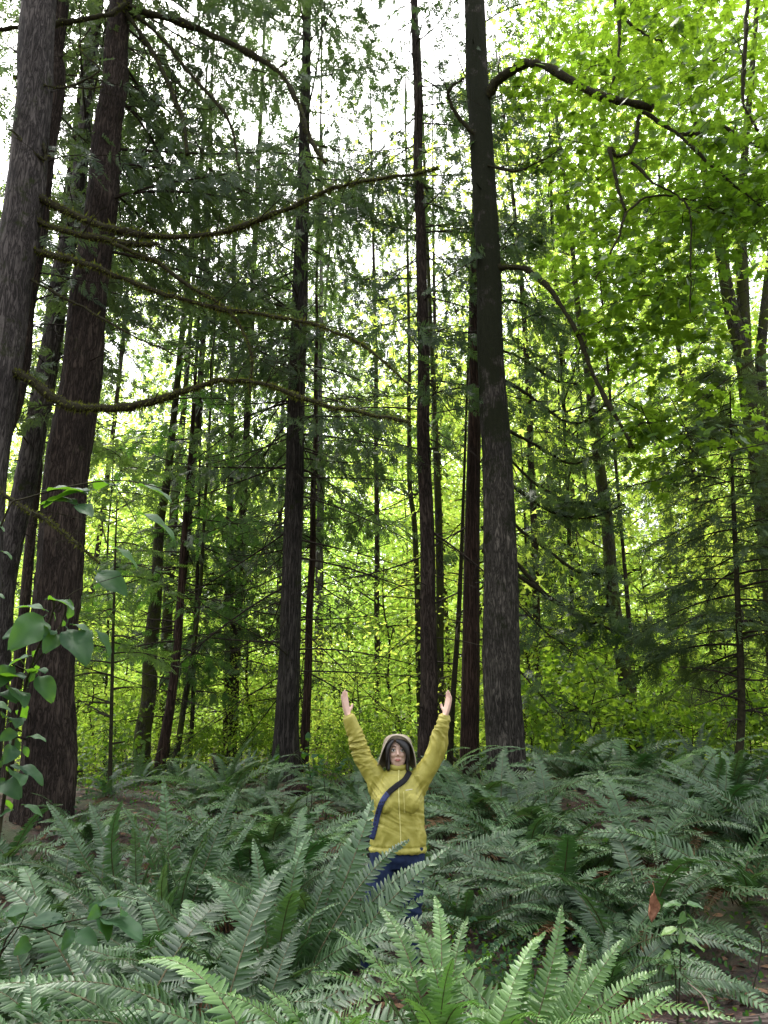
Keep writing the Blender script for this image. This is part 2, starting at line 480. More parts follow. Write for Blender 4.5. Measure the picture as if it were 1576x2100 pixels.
def conifer_crown(mb, axis, z0, z1, n, L0, L1, r, droop=0.35, uptip=0.25, elev=(-15, 20), spray=0.34, per=1.0, hang=0.7, tmpl=T_CEDAR, mw=0, ml=1, azr=None, thick=0.022, bias=0.0, dens=1.0):
    """Foliage branches round an axis. axis(z) -> xyz of the trunk. Spines and twigs in wood, sprays in leaf material."""
    pos = []; xd = []; nr = []; sc = []; tn = []
    for k in range(n):
        u = (k + r.random()) / n; z = z0 + (z1 - z0) * u
        L = (L0 + (L1 - L0) * u) * r.uniform(.55, 1.15)
        az = r.uniform(0, 2 * PI) if azr is None else r.uniform(*azr)
        e = math.tan(math.radians(r.uniform(*elev)))
        m = 9; s = np.linspace(0, 1, m)
        az_s = az + (r.normal() * .25) * s
        zz = L * (e * s - droop * s ** 2 + uptip * s ** 3.5)
        P = np.stack([L * s * np.cos(az_s), L * s * np.sin(az_s), zz], 1) + axis(z)
        mb.tube(P, thick * L / 3 * (1.05 - s) + 0.004, 4, mw, cap=False)
        tg = np.gradient(P, axis=0); tg /= np.linalg.norm(tg, axis=1)[:, None]
        nt = max(4, int(L / 0.17 * per)); ctone = r.uniform(-.25, .25)
        for t in range(nt):
            q = 0.16 + 0.84 * (t + r.random()) / nt; f = q * (m - 1); i = min(int(f), m - 2); w = f - i
            p = P[i] * (1 - w) + P[i + 1] * w; td = tg[i]
            sd = 1 if t % 2 else -1
            lat = np.array([-td[1], td[0], 0.0]) * sd
            tl = (0.28 + 0.22 * L * (1 - q) + .12 * L * (q < .8)) * r.uniform(.5, 1.1)
            dd = td * r.uniform(.4, .9) + lat * r.uniform(.5, 1); dd[2] -= r.uniform(0, .35); dd /= np.linalg.norm(dd)
            end = p + dd * tl; end[2] -= hang * tl * .3
            mid = p + dd * tl * .5
            mb.tube([p, mid, end], [0.006, .004, .002], 3, mw, cap=False)
            ns = max(2, int(tl / spray * 3.2 * dens))
            for g in range(ns):
                h = (g + r.random()) / ns
                pp = p + (end - p) * h
                x = dd * (1 - hang * .5) + r.normal(size=3) * .35 + np.array([0, 0, -hang * r.uniform(.3, 1.2)])
                pos.append(pp); xd.append(x); nr.append(np.array([r.normal() * .5, r.normal() * .5, 1.0]) if hang < .4 else r.normal(size=3) + [0, 0, .4])
                sc.append(spray * r.uniform(.6, 1.25)); tn.append(np.clip(.45 + ctone + r.normal() * .22, 0, 1))
    pos = np.array(pos); xd = np.array(xd); nr = np.array(nr); sc = np.array(sc); tn = np.array(tn)
    idx = r.integers(0, len(tmpl), len(pos))
    for j, t in enumerate(tmpl):
        k = idx == j
        mb.stamp(t, pos[k], xd[k], nr[k], sc[k], ml, tn[k])


def leaf_plates(mb, centers, radii, per, size, r, tmpl, mat, flat=0.25, tilt=0.35, tone=0.5, tvar=.22, drop=.4, tones=None, twig=None):
    """Layered sprays of leaves: flattened clusters of leaves with near-horizontal blades."""
    pos = []; xd = []; nr = []; sc = []; tn = []
    for i, (c, R) in enumerate(zip(centers, radii)):
        n = max(3, int(per * R * R * r.uniform(.7, 1.3)))
        a = r.uniform(0, 2 * PI, n); q = np.sqrt(r.uniform(0, 1, n)) * R * r.uniform(.75, 1.2, n)
        p = np.stack([q * np.cos(a), q * np.sin(a), r.normal(size=n) * R * flat - .12 * q * q / max(R, .1)], 1) + c
        if twig is not None:                       # fine twigs that carry the leaves
            for q_ in range(0, n, 4):
                mb.tube([c, (c + p[q_]) / 2 + [0, 0, .03], p[q_]], [.006, .004, .002], 3, twig, cap=False)
        out = np.stack([np.cos(a), np.sin(a), np.full(n, -drop)], 1) + r.normal(size=(n, 3)) * .5
        pos.append(p); xd.append(out); nr.append(np.array([0, 0, 1.0]) + r.normal(size=(n, 3)) * tilt)
        sc.append(size * r.uniform(.55, 1.3, n)); ct = (tone if tones is None else tones[i]) + r.normal() * .15
        tn.append(np.clip(ct + r.normal(size=n) * tvar, 0, 1))
    mb.stamp(tmpl, np.concatenate(pos), np.concatenate(xd), np.concatenate(nr), np.concatenate(sc), mat, np.concatenate(tn))


def broad_tree(name, label, cat, H, R, seed, leaf, wood, nlimb=9, per=60, size=0.13, tmpl=T_RH, trunk_r=0.07, lean=0.6, base=0.15, plates=5):
    """Loose layered broadleaf tree (vine maple and the like): trunk, crown with limbs."""
    r = np.random.default_rng(seed)
    root = thing(name, label, cat)
    tp = [np.array([0, 0, -.3])]
    a0 = r.uniform(0, 2 * PI)
    for k in range(1, 6):
        u = k / 5
        tp.append(np.array([lean * u * math.cos(a0) + r.normal() * .12 * u, lean * u * math.sin(a0) + r.normal() * .12 * u, H * .95 * u]))
    tb = MB(); tp = spline(tp, 24)
    tb.tube(tp, np.linspace(trunk_r * .75, trunk_r * .15, 24), 9, 0, rough=.05, seed=seed)
    tb.obj('trunk', wood, root)
    cb = MB(); cs = []; rs = []
    for k in range(nlimb):
        u = base + (1 - base) * (k + r.random()) / nlimb
        p = tp[min(23, int(u * 23))]
        az = k * 2.4 + r.uniform(-.5, .5); L = R * (1.1 - .55 * abs(u - .5) * 1.2) * r.uniform(.6, 1.15)
        e = math.radians(r.uniform(5, 45))
        s = np.linspace(0, 1, 7)
        P = p + np.stack([L * s * math.cos(az), L * s * math.sin(az), L * (math.tan(e) * s - .45 * s ** 2)], 1) + np.cumsum(r.normal(size=(7, 3)) * .05 * L / 3, 0)
        cb.tube(P, trunk_r * .28 * (1.05 - s) + .003, 4, 0, cap=False)
        for j in range(plates):
            q = r.uniform(.3, 1.0); i = int(q * 6)
            c = P[i] + r.normal(size=3) * [.35, .35, .18] * L * .5
            cb.tube([P[max(0, i - 1)], (P[i] + c) / 2 + [0, 0, .05], c], [.007, .005, .003], 3, 0, cap=False)
            cs.append(c); rs.append(r.uniform(.35, .8) * min(1.3, .4 + R / 4))
    leaf_plates(cb, cs, rs, per, size, r, tmpl, 1, .3, .85)
    cb.obj('crown', [wood, leaf], root)
    return root

# ================================================================== SETTING
def build_setting():
    # camera
    cd = bpy.data.cameras.new('camera'); co = bpy.data.objects.new('camera', cd); COL.objects.link(co)
    cd.sensor_fit = 'VERTICAL'; cd.sensor_height = 24.0; cd.lens = 24.0 * F / 2100.0
    cd.clip_start = 0.05; cd.clip_end = 2000
    co.location = CAM; co.rotation_euler = (PI / 2 + PITCH, 0, 0)
    scene.camera = co
    # light
    sund = np.array([-0.22, 0.42, 1.0]); sund /= np.linalg.norm(sund)
    el = math.asin(sund[2]); rot = math.atan2(sund[0], sund[1])
    w = bpy.data.worlds.new('World'); scene.world = w; w.use_nodes = True
    nt = w.node_tree; nt.nodes.clear()
    sky = N(nt, 'ShaderNodeTexSky', sky_type='NISHITA'); sky.sun_disc = False
    sky.sun_elevation = el; sky.sun_rotation = rot
    sky.air_density = 1.2; sky.dust_density = 6.0; sky.ozone_density = 1.0
    hs = N(nt, 'ShaderNodeHueSaturation'); hs.inputs['Saturation'].default_value = 0.28; hs.inputs['Value'].default_value = 4.3
    bg = N(nt, 'ShaderNodeBackground'); bg.inputs['Strength'].default_value = 0.15
    out = N(nt, 'ShaderNodeOutputWorld')
    nt.links.new(sky.outputs[0], hs.inputs['Color']); nt.links.new(hs.outputs[0], bg.inputs['Color']); nt.links.new(bg.outputs[0], out.inputs[0])
    ld = bpy.data.lights.new('sun', 'SUN'); ld.energy = 5.0; ld.angle = math.radians(4); ld.color = (1.0, 0.95, 0.85)
    lo = bpy.data.objects.new('sun', ld); COL.objects.link(lo)
    lo.rotation_euler = Vector(sund).to_track_quat('Z', 'Y').to_euler()
    lo.location = (0, 0, 30)
    # view
    scene.view_settings.view_transform = 'Standard'; scene.view_settings.look = 'None'
    scene.view_settings.exposure = 0; scene.view_settings.gamma = 1
    c = scene.cycles
    c.max_bounces = 7; c.diffuse_bounces = 5; c.glossy_bounces = 2; c.transmission_bounces = 4; c.transparent_max_bounces = 4
    c.caustics_reflective = False; c.caustics_refractive = False
    c.use_denoising = True
    try:
        c.denoiser = 'OPENIMAGEDENOISE'; c.denoising_prefilter = 'ACCURATE'
    except Exception:
        pass

    # ground sheet
    m, nt, out = new_mat('forest_soil')
    tc = N(nt, 'ShaderNodeTexCoord')
    n1 = N(nt, 'ShaderNodeTexNoise'); n1.inputs['Scale'].default_value = 9; n1.inputs['Detail'].default_value = 9; n1.inputs['Roughness'].default_value = .75
    n2 = N(nt, 'ShaderNodeTexVoronoi'); n2.inputs['Scale'].default_value = 22
    n3 = N(nt, 'ShaderNodeTexNoise'); n3.inputs['Scale'].default_value = 0.9; n3.inputs['Detail'].default_value = 4
    for n in (n1, n2, n3): nt.links.new(tc.outputs['Object'], n.inputs['Vector'])
    rp = N(nt, 'ShaderNodeValToRGB'); nt.links.new(n1.outputs['Fac'], rp.inputs[0])
    el_ = rp.color_ramp.elements
    el_[0].position = .32; el_[0].color = (.016, .011, .008, 1); el_[1].position = .72; el_[1].color = (.15, .088, .055, 1)
    e = el_.new(.5); e.color = (.060, .036, .024, 1)
    col = mixrgb(nt, .35, rp.outputs[0], n2.outputs['Color'], 'MULTIPLY')
    mr = N(nt, 'ShaderNodeMapRange'); nt.links.new(n3.outputs['Fac'], mr.inputs[0]); mr.inputs[1].default_value = .5; mr.inputs[2].default_value = .65
    col = mixrgb(nt, mr.outputs[0], col, mixrgb(nt, n1.outputs['Fac'], (.02, .035, .01), (.07, .085, .03)))
    p = N(nt, 'ShaderNodeBsdfPrincipled'); nt.links.new(col, p.inputs['Base Color']); p.inputs['Roughness'].default_value = .95
    b = N(nt, 'ShaderNodeBump'); b.inputs['Strength'].default_value = 1; b.inputs['Distance'].default_value = .04
    nt.links.new(n1.outputs['Fac'], b.inputs['Height']); nt.links.new(b.outputs[0], p.inputs['Normal']); nt.links.new(p.outputs[0], out.inputs[0])
    n = 221
    q = np.linspace(-1, 1, n); gx = np.sinh(q * 5.2) / math.sinh(5.2) * 600
    q = np.linspace(-.72, 1, n); gy = 6 + np.sinh(q * 5.2) / math.sinh(5.2) * 700
    X, Y = np.meshgrid(gx, gy)
    Z = ground_h(X, Y) + 0.015 * np.sin(X * 17) * np.sin(Y * 19)
    V = np.stack([X, Y, Z], -1).reshape(-1, 3)
    i = np.arange(n - 1)[:, None] * n; j = np.arange(n - 1)[None]
    Fq = np.stack([i + j, i + j + 1, i + n + j + 1, i + n + j], -1).reshape(-1, 4)
    mb = MB(); mb.add(V, Fq)
    g = mb.obj('ground', m); g['kind'] = 'structure'


# ================================================================== HERO TREES
def hero_trunk(root, path, Y, sides, seed, mat, furrow=.05, flare=.3, flare_h=.5, top=9.0, knots=10, name='trunk', bury=.5):
    """path: rows (px, py, width in px), bottom first, standing in the plane y = Y."""
    base = np.array(root.location)
    P = []; R = []
    for px, py, w in path:
        P.append(at(px, py, Y)); R.append(w * .5 * axis_depth(px, py, Y) / F)
    P = np.array(P); R = np.array(R)
    d = P[0] - P[1]; d /= abs(d[2]) + 1e-9
    zb = base[2] - bury
    if P[0][2] > zb:
        P = np.vstack([P[0] + d * (P[0][2] - zb), P]); R = np.concatenate([[R[0] * 1.05], R])
    u = P[-1] - P[-2]; u /= np.linalg.norm(u)
    if top:
        P = np.vstack([P, P[-1] + u * top]); R = np.concatenate([R, [R[-1] * .6]])
    V, Fq, C, RR = grow_trunk(P - base, R, sides, seed, furrow, flare, flare_h, knots=knots)
    mb = MB(); mb.add(V, Fq)
    r = np.random.default_rng(seed + 5)
    for _ in range(knots):                                   # snapped branch stubs
        i = r.integers(4, len(C) - 2); a = r.uniform(0, 2 * PI)
        q = C[i] + RR[i] * np.array([math.cos(a), math.sin(a), 0]) * .9
        L = r.uniform(.06, .25)
        mb.tube([q, q + L * np.array([math.cos(a), math.sin(a), r.uniform(-.2, .4)])], [.018, .009], 5)
    mb.obj(name, mat, root)
    return C + base, RR


def axis_fn(C, base):
    """centre line of a trunk as a function of local height."""
    z = C[:, 2] - base[2]
    return lambda h: np.array([np.interp(h, z, C[:, 0] - base[0]), np.interp(h, z, C[:, 1] - base[1]), h])


def moss_branch(root, pix, w0, w1, Ys, seed, name='branch', fuzz=1500, hang=.05, mat=None, sub=10, label=None, leafy=None):
    """A limb along pixel waypoints, at depths Ys (one per waypoint or two ends); mossy fuzz hangs from it."""
    r = np.random.default_rng(seed)
    base = np.array(root.location)
    k = len(pix)
    Ys = np.interp(np.linspace(0, 1, k), np.linspace(0, 1, len(Ys)), Ys)
    P = np.array([at(x, y, Y) for (x, y), Y in zip(pix, Ys)]) - base
    n = k * 7
    C = spline(P, n) + np.cumsum(r.normal(size=(n, 3)) * .007, 0)
    dep = np.array([axis_depth(x, y, Y) for (x, y), Y in zip(pix, Ys)]).mean()
    rad = np.linspace(w0, w1, n) * .5 * dep / F
    rad = rad * (1 + .22 * np.interp(np.arange(n), np.arange(0, n, 3), r.normal(size=len(range(0, n, 3)))).clip(-1, 1.3))
    mb = MB(); mb.tube(C, rad, 9, 0, rough=.13, seed=seed)
    if fuzz:
        i = r.integers(0, n - 1, fuzz); f = r.random(fuzz)[:, None]
        c = C[i] * (1 - f) + C[i + 1] * f
        t = C[i + 1] - C[i]; t /= np.linalg.norm(t, axis=1)[:, None]
        d = rand_dirs(r, fuzz); d -= (d * t).sum(1)[:, None] * t; d /= np.linalg.norm(d, axis=1)[:, None]
        pos = c + d * rad[i][:, None] * .85
        x = d * .8 + t * r.normal(size=(fuzz, 1)) * .4 + np.array([0, 0, -.9]) * (d[:, 2:3] < .2)
        big = r.random(fuzz) < .06
        s = hang * r.uniform(.3, 1.0, fuzz) * np.where(big, 1.8, 1) * (.5 + .5 * rad[i] / rad.max())
        tm = np.array([[0, -.16, 0], [.5, -.1, 0], [1, 0, 0], [.5, .1, 0], [0, .16, 0]])
        mb.stamp((tm, [(0, 1, 2, 3, 4)]), pos, x, rand_dirs(r, fuzz), s, 1, np.clip(.5 + .35 * d[:, 2] + r.normal(size=fuzz) * .2, 0, 1))  # light from above painted in: strands on top get a lighter tone
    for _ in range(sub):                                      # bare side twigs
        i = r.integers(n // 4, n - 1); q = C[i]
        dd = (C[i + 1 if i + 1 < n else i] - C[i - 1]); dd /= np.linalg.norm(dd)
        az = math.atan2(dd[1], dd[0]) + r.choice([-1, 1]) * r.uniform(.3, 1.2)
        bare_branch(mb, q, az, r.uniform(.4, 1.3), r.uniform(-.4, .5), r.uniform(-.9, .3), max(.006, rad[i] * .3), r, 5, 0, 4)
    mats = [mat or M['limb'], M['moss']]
    o = mb.obj(name, mats, root)
    if leafy:
        fb = MB(); leafy(fb, C, r); fb.obj('foliage', [M['limb'], M['moss'], M['maple'], M['conifer']], o)
    if label: o['label'] = label
    return C + base


def bare_set(root, C, R, zr, n, Lr, er, seed, r0=.017, azr=(0, 2 * PI), ntw=7, mat='twig', curl=(-.5, .3)):
    """n dead branches as parts, each its own mesh."""
    r = np.random.default_rng(seed); base = np.array(root.location)
    z = C[:, 2]
    for k in range(n):
        h = zr[0] + (zr[1] - zr[0]) * (k + r.random()) / n
        i = int(np.argmin(abs(z - h)))
        mb = MB()
        e0 = math.radians(r.uniform(*er))
        bare_branch(mb, C[i] - base, r.uniform(*azr), r.uniform(*Lr), e0, e0 + r.uniform(*curl), r0 * r.uniform(.6, 1.2), r, ntw)
        mb.obj('bare_branch', M[mat], root)


def build_heroes():
    T = {}

    def tree(key, name, label, px, Y, path, mat, sides=28, seed=1, group=None, **kw):
        g = gpt(px, Y)
        root = thing(name, label, 'tree', g, group=group)
        C, R = hero_trunk(root, path, Y, sides, seed, mat, **kw)
        T[key] = (root, C, R)
        return root, C, R

    # ---- left group
    rA, CA, RA = tree('A', 'conifer_tree', 'pale grey conifer trunk cut by the left edge, throwing long mossy limbs across the picture', -45, 9.0,
                      [(-70, 1500, 112), (-32, 1050, 96), (10, 700, 88), (44, 400, 80), (70, 200, 74), (86, 0, 70)], M['bark_pale'], 36, 3, furrow=.03, knots=9)
    tree('A2', 'conifer_tree', 'dark narrow trunk pressed against the right side of the pale trunk at the left edge', -70, 9.9,
         [(-120, 1500, 70), (-40, 1050, 62), (20, 800, 58), (58, 600, 52), (85, 350, 50), (108, 150, 48), (122, 0, 44)], M['bark'], 26, 4)
    rB, CB, RB = tree('B', 'conifer_tree', 'big straight brown furrowed trunk standing among the ferns on the left', 92, 10.3,
                      [(95, 1620, 122), (108, 1400, 106), (128, 1100, 100), (156, 830, 92), (184, 600, 80), (214, 350, 66), (234, 180, 58), (253, 0, 47)], M['bark'], 44, 5, furrow=.07, flare=.25, knots=14)
    rC, CC, RC = tree('C', 'conifer_tree', 'leaning mid-sized trunk half hidden behind the big brown trunk on the left', -30, 12.5,
                      [(-20, 1500, 52), (10, 1250, 50), (52, 980, 48), (95, 750, 46), (130, 560, 40), (158, 400, 34), (180, 220, 28), (196, 60, 24)], M['bark_pale'], 24, 6)
    # ---- centre
    rD, CD, RD = tree('D', 'cedar_tree', 'grey cedar trunk with a flared base left of the person', 582, 14.0,
                      [(583, 1600, 58), (590, 1450, 50), (600, 1150, 44), (606, 900, 40), (616, 600, 35), (622, 400, 28), (627, 200, 23), (631, 0, 18)], M['bark_grey'], 34, 7, flare=.35, flare_h=.9)
    rE, CE, RE = tree('E', 'cedar_tree', 'slim reddish trunk close behind the grey flared cedar left of the person', 628, 16.0,
                      [(627, 1560, 21), (634, 1300, 17), (641, 1100, 14), (646, 900, 11), (650, 700, 8), (653, 500, 6)], M['bark_red'], 18, 8, knots=5)
    rF, CF, RF = tree('F', 'cedar_tree', 'straight slender brown trunk rising right behind the person\'s raised left arm', 879, 13.0,
                      [(880, 1560, 43), (877, 1300, 37), (874, 1000, 31), (868, 700, 26), (862, 450, 23), (857, 250, 20), (850, 0, 16)], M['bark'], 28, 9, knots=14)
    rG, CG, RG = tree('G', 'cedar_tree', 'reddish brown trunk tucked against the left side of the mossy trunk, with long drooping limbs', 962, 13.6,
                      [(962, 1580, 44), (966, 1250, 38), (972, 900, 30), (976, 650, 25), (978, 400, 21), (976, 200, 18), (972, 0, 15)], M['bark_red'], 28, 10, knots=12)
    rH, CH, RH = tree('H', 'maple_tree', 'thickest right-hand trunk, grey bark patched with dark moss and one crooked limb reaching right', 1036, 11.5,
                      [(1037, 1570, 88), (1032, 1350, 84), (1024, 1150, 76), (1018, 900, 66), (1006, 650, 57), (994, 430, 54), (984, 200, 51), (972, 0, 46)], M['bark_moss'], 48, 11, furrow=.05, flare=.15, knots=10)
    # ---- right
    rI, CI, RI = tree('I', 'alder_tree', 'thin grey-brown trunk leaning left, alone between the mossy trunk and the young hemlock', 1315, 15.5,
                      [(1305, 1560, 36), (1283, 1400, 33), (1262, 1250, 30), (1246, 1100, 27), (1230, 950, 24), (1208, 780, 19), (1188, 640, 14), (1172, 500, 10)], M['bark_maple'], 20, 12, top=4)
    rJ, CJ, RJ = tree('J', 'maple_tree', 'mossy many-stemmed maple at the right edge under bright leaves', 1600, 15.0,
                      [(1620, 1560, 60), (1598, 1300, 56), (1570, 1060, 50), (1545, 860, 42), (1515, 690, 34), (1490, 560, 26), (1462, 440, 20), (1440, 330, 14)], M['bark_maple'], 24, 13, top=3)
    for pth in ([(1560, 980, 40), (1535, 820, 34), (1528, 700, 30), (1522, 560, 26), (1520, 440, 22), (1530, 300, 16), (1545, 100, 12)],
                [(1610, 1200, 40), (1575, 900, 30), (1560, 760, 24), (1572, 600, 20), (1600, 400, 16)]):
        hero_trunk(rJ, pth, 15.2, 16, 14, M['bark_maple'], flare=0, name='stem', top=3, knots=3, bury=-99)
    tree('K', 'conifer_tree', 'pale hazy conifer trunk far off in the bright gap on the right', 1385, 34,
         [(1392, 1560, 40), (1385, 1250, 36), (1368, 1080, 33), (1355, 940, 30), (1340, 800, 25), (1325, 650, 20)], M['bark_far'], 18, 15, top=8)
    rL, CL, RL = tree('L', 'hemlock_tree', 'young dark green hemlock with layered drooping boughs on the right', 1500, 11.0,
                      [(1504, 1610, 20), (1520, 1500, 17), (1521, 1380, 16), (1515, 1250, 13), (1508, 1120, 11), (1502, 1000, 8), (1500, 900, 5)], M['limb'], 14, 16, top=.8, knots=4, flare=.1)
    # ---- small trunks in the middle distance, left
    rS1, CS1, RS1 = tree('S1', 'hemlock_tree', 'thin black sapling stem with fresh green boughs, right of the big brown trunk', 226, 11.5,
                         [(224, 1660, 11), (226, 1550, 9), (230, 1400, 8), (234, 1250, 6), (238, 1100, 4)], M['limb'], 10, 17, top=.6, knots=3)
    tree('S2', 'cedar_tree', 'short dark trunk wrapped in bright moss, shedding pale curls of bark, left of centre', 290, 15.5,
         [(285, 1620, 40), (297, 1500, 36), (306, 1400, 32), (316, 1250, 27), (330, 1080, 22), (350, 900, 16)], M['bark_maple'], 22, 18, knots=6)
    rS3, CS3, RS3 = tree('S3', 'cedar_tree', 'leaning reddish trunk with a moss-green foot, left of centre', 328, 14.8,
                         [(318, 1615, 26), (338, 1520, 23), (352, 1430, 21), (364, 1330, 18), (372, 1200, 16), (382, 1050, 13), (395, 880, 10), (405, 700, 7)], M['bark_red'], 20, 19, knots=6)
    tree('S4', 'maple_tree', 'thin mossy brown stem leaning hard right, in the left middle distance', 352, 16.5,
         [(350, 1610, 17), (366, 1520, 14), (380, 1430, 13), (397, 1340, 11), (410, 1220, 9), (418, 1080, 7)], M['bark_maple'], 14, 20, knots=3)
    tree('S5', 'cedar_tree', 'straight thin dark stem just right of the leaning reddish trunk', 388, 17.5,
         [(386, 1600, 11), (393, 1500, 10), (398, 1380, 9), (402, 1250, 8), (407, 1100, 7), (412, 900, 5)], M['limb'], 12, 21, knots=3)
    tree('S6', 'cedar_tree', 'dim thick trunk in shade midway between the leaning stems and the grey cedar', 464, 19.0,
         [(465, 1590, 27), (468, 1480, 24), (470, 1350, 22), (472, 1200, 19), (474, 1000, 15)], M['bark'], 16, 22, knots=3)
    rM, CM_, RM = tree('Mo', 'maple_tree', 'forked mossy maple trunk in front of the brightest leaves on the left', 345, 20.0,
                       [(335, 1600, 26), (342, 1300, 24), (350, 1150, 22), (357, 1050, 20), (364, 980, 19), (372, 900, 15), (384, 760, 12), (392, 640, 9)], M['bark_maple'], 16, 23)
    # ---- behind F, G, H
    tree('N1', 'maple_tree', 'mossy green trunk seen just right of the slender trunk behind the person', 903, 17.5,
         [(903, 1560, 22), (903, 1400, 21), (902, 1250, 19), (900, 1100, 17), (896, 950, 15), (890, 800, 12), (884, 650, 9)], M['bark_maple'], 16, 24)
    tree('N2', 'cedar_tree', 'thin dark leaning stem between the slender trunk and the reddish trunk', 925, 15.0,
         [(922, 1570, 15), (928, 1450, 13), (937, 1330, 12), (944, 1200, 10), (950, 1050, 8), (955, 900, 6)], M['limb'], 12, 25, knots=3)
    tree('N3', 'maple_tree', 'thin crooked dark stem just left of the slender trunk, above the person', 858, 19.0,
         [(862, 1500, 14), (856, 1250, 13), (852, 1100, 12), (842, 1000, 11), (840, 850, 9), (838, 700, 7)], M['bark_maple'], 12, 26)
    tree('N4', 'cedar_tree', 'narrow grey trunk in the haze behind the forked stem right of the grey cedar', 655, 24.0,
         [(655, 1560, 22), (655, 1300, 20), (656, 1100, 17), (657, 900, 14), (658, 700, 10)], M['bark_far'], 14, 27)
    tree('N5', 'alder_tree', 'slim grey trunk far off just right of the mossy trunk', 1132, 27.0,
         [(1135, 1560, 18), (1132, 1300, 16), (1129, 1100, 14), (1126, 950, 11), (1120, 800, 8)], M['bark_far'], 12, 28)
    tree('N6', 'alder_tree', 'very thin dark trunk further off, between the mossy trunk and the leaning grey one', 1158, 22.0,
         [(1160, 1560, 10), (1158, 1400, 9), (1154, 1250, 9), (1150, 1100, 7), (1148, 950, 5)], M['bark'], 10, 29)
    tree('N7', 'alder_tree', 'thin dark stem tight behind the leaning grey-brown trunk', 1318, 17.0,
         [(1318, 1560, 14), (1300, 1400, 12), (1284, 1200, 10), (1274, 1080, 8)], M['bark'], 10, 30)

    # ---- mossy limbs of tree A (part of the tree)
    YA = 8.9
    mb_ = lambda pix, w0, w1, Ys, seed, **k: moss_branch(rA, pix, w0, w1, Ys, seed, **k)
    mb_([(75, 405), (180, 458), (300, 492), (430, 490), (520, 468), (620, 435), (700, 405), (760, 385), (860, 374), (922, 366)], 14, 6, (9, 8.2), 101, fuzz=2600, hang=.07)
    mb_([(66, 450), (150, 474), (250, 488), (330, 496)], 15, 8, (9, 8.6), 102, fuzz=1200)
    mb_([(60, 510), (150, 530), (250, 565), (350, 600), (450, 626), (560, 640), (650, 660), (720, 690), (780, 728), (835, 775)], 12, 4, (9, 8.3), 103, fuzz=2400, hang=.06)
    mb_([(230, 498), (300, 530), (370, 576), (430, 612), (470, 650), (492, 690), (496, 740), (490, 800)], 10, 4, (8.7, 8.6), 104, fuzz=1000)
    mb_([(-40, 750), (50, 770), (130, 825), (200, 840), (270, 842), (350, 825), (420, 808), (480, 800), (550, 810), (600, 825), (680, 850), (760, 865), (850, 888)], 18, 6, (9, 8.0), 105, fuzz=4200, hang=.055)
    mb_([(40, 560), (150, 620), (260, 680), (330, 720), (400, 760)], 6, 2.5, (9, 8.8), 106, fuzz=200)
    mb_([(-30, 990), (50, 1040), (100, 1070), (150, 1110), (200, 1150)], 11, 3, (8.6, 8.0), 107, fuzz=700)
    mb_([(55, 210), (90, 330), (40, 300), (15, 270)], 7, 4, (9, 8.7), 108, fuzz=100, sub=2)
    mb_([(50, 175), (110, 182), (200, 150), (160, 100), (190, 60)], 5, 3, (9, 9.2), 109, fuzz=100, sub=4)
    mb_([(30, 160), (130, 185), (210, 190)], 6, 3, (9, 8.6), 110, fuzz=100, sub=3)
    # upper limbs of tree B
    YB = 10.0
    mB = lambda pix, w0, w1, Ys, seed, **k: moss_branch(rB, pix, w0, w1, Ys, seed, **k)
    mB([(250, 12), (360, 42), (450, 75), (530, 112), (580, 155), (610, 210), (635, 270), (655, 315), (672, 338)], 15, 6, (10.2, 9.2), 111, fuzz=1600, hang=.045)
    mB([(255, 20), (310, 100), (350, 180), (375, 245), (385, 320)], 11, 6, (10.2, 9.6), 112, fuzz=500)
    mB([(250, 10), (330, 80), (400, 160), (460, 240), (487, 345)], 9, 4, (10.2, 9.7), 113, fuzz=600)
    mB([(262, 5), (220, 28), (130, 45), (60, 52), (-40, 58)], 12, 8, (10.1, 9.0), 114, fuzz=700)
    mB([(400, 290), (440, 350), (500, 385), (590, 412)], 4, 2, (10, 10.6), 115, fuzz=100, sub=4)

    # ---- crooked limb of H with bigleaf maple leaves
    def maple_bits(per, size, spread):
        def f(mb, C, r):
            k = len(C); n = int(per)
            cs = C[r.integers(k // 3, k, n)] + r.normal(size=(n, 3)) * [spread, spread, spread * .6]
            leaf_plates(mb, cs, r.uniform(.25, .5, n), 55, size, r, T_MAPLE, 2, .2, .4, .55, .22, twig=0)
        return f
    mH = lambda pix, w0, w1, Ys, seed, **k: moss_branch(rH, pix, w0, w1, Ys, seed, **k)
    mH([(1000, 200), (1030, 165), (1080, 138), (1115, 145), (1150, 165), (1200, 195), (1255, 215), (1335, 234)], 19, 14, (11.4, 10.0), 121, fuzz=1500, hang=.05, sub=2)
    mH([(1320, 230), (1370, 260), (1420, 300), (1470, 350), (1520, 390), (1590, 440)], 9, 3, (10.0, 9.6), 122, fuzz=300, sub=8, leafy=maple_bits(26, .17, .5))
    mH([(1390, 278), (1440, 270), (1480, 255), (1525, 288), (1560, 300), (1610, 320)], 8, 5, (10.0, 9.6), 123, fuzz=100, sub=8, leafy=maple_bits(22, .17, .45))
    mH([(1312, 236), (1308, 285), (1295, 318), (1270, 330), (1254, 316), (1262, 360), (1275, 410), (1286, 438)], 9, 5, (10.0, 9.8), 124, fuzz=350, sub=3)
    mH([(1286, 436), (1270, 490), (1250, 540), (1222, 580)], 6, 2.5, (9.8, 9.6), 125, fuzz=80, sub=6, leafy=maple_bits(14, .16, .35))
    mH([(1296, 335), (1340, 380), (1400, 415), (1412, 470), (1412, 560), (1408, 640)], 6, 2, (9.9, 9.6), 126, fuzz=60, sub=8, leafy=maple_bits(22, .16, .45))
    mH([(1286, 438), (1330, 410), (1400, 408), (1480, 440), (1560, 470)], 5, 2.5, (9.8, 10.2), 127, fuzz=60, sub=8, leafy=maple_bits(24, .16, .45))
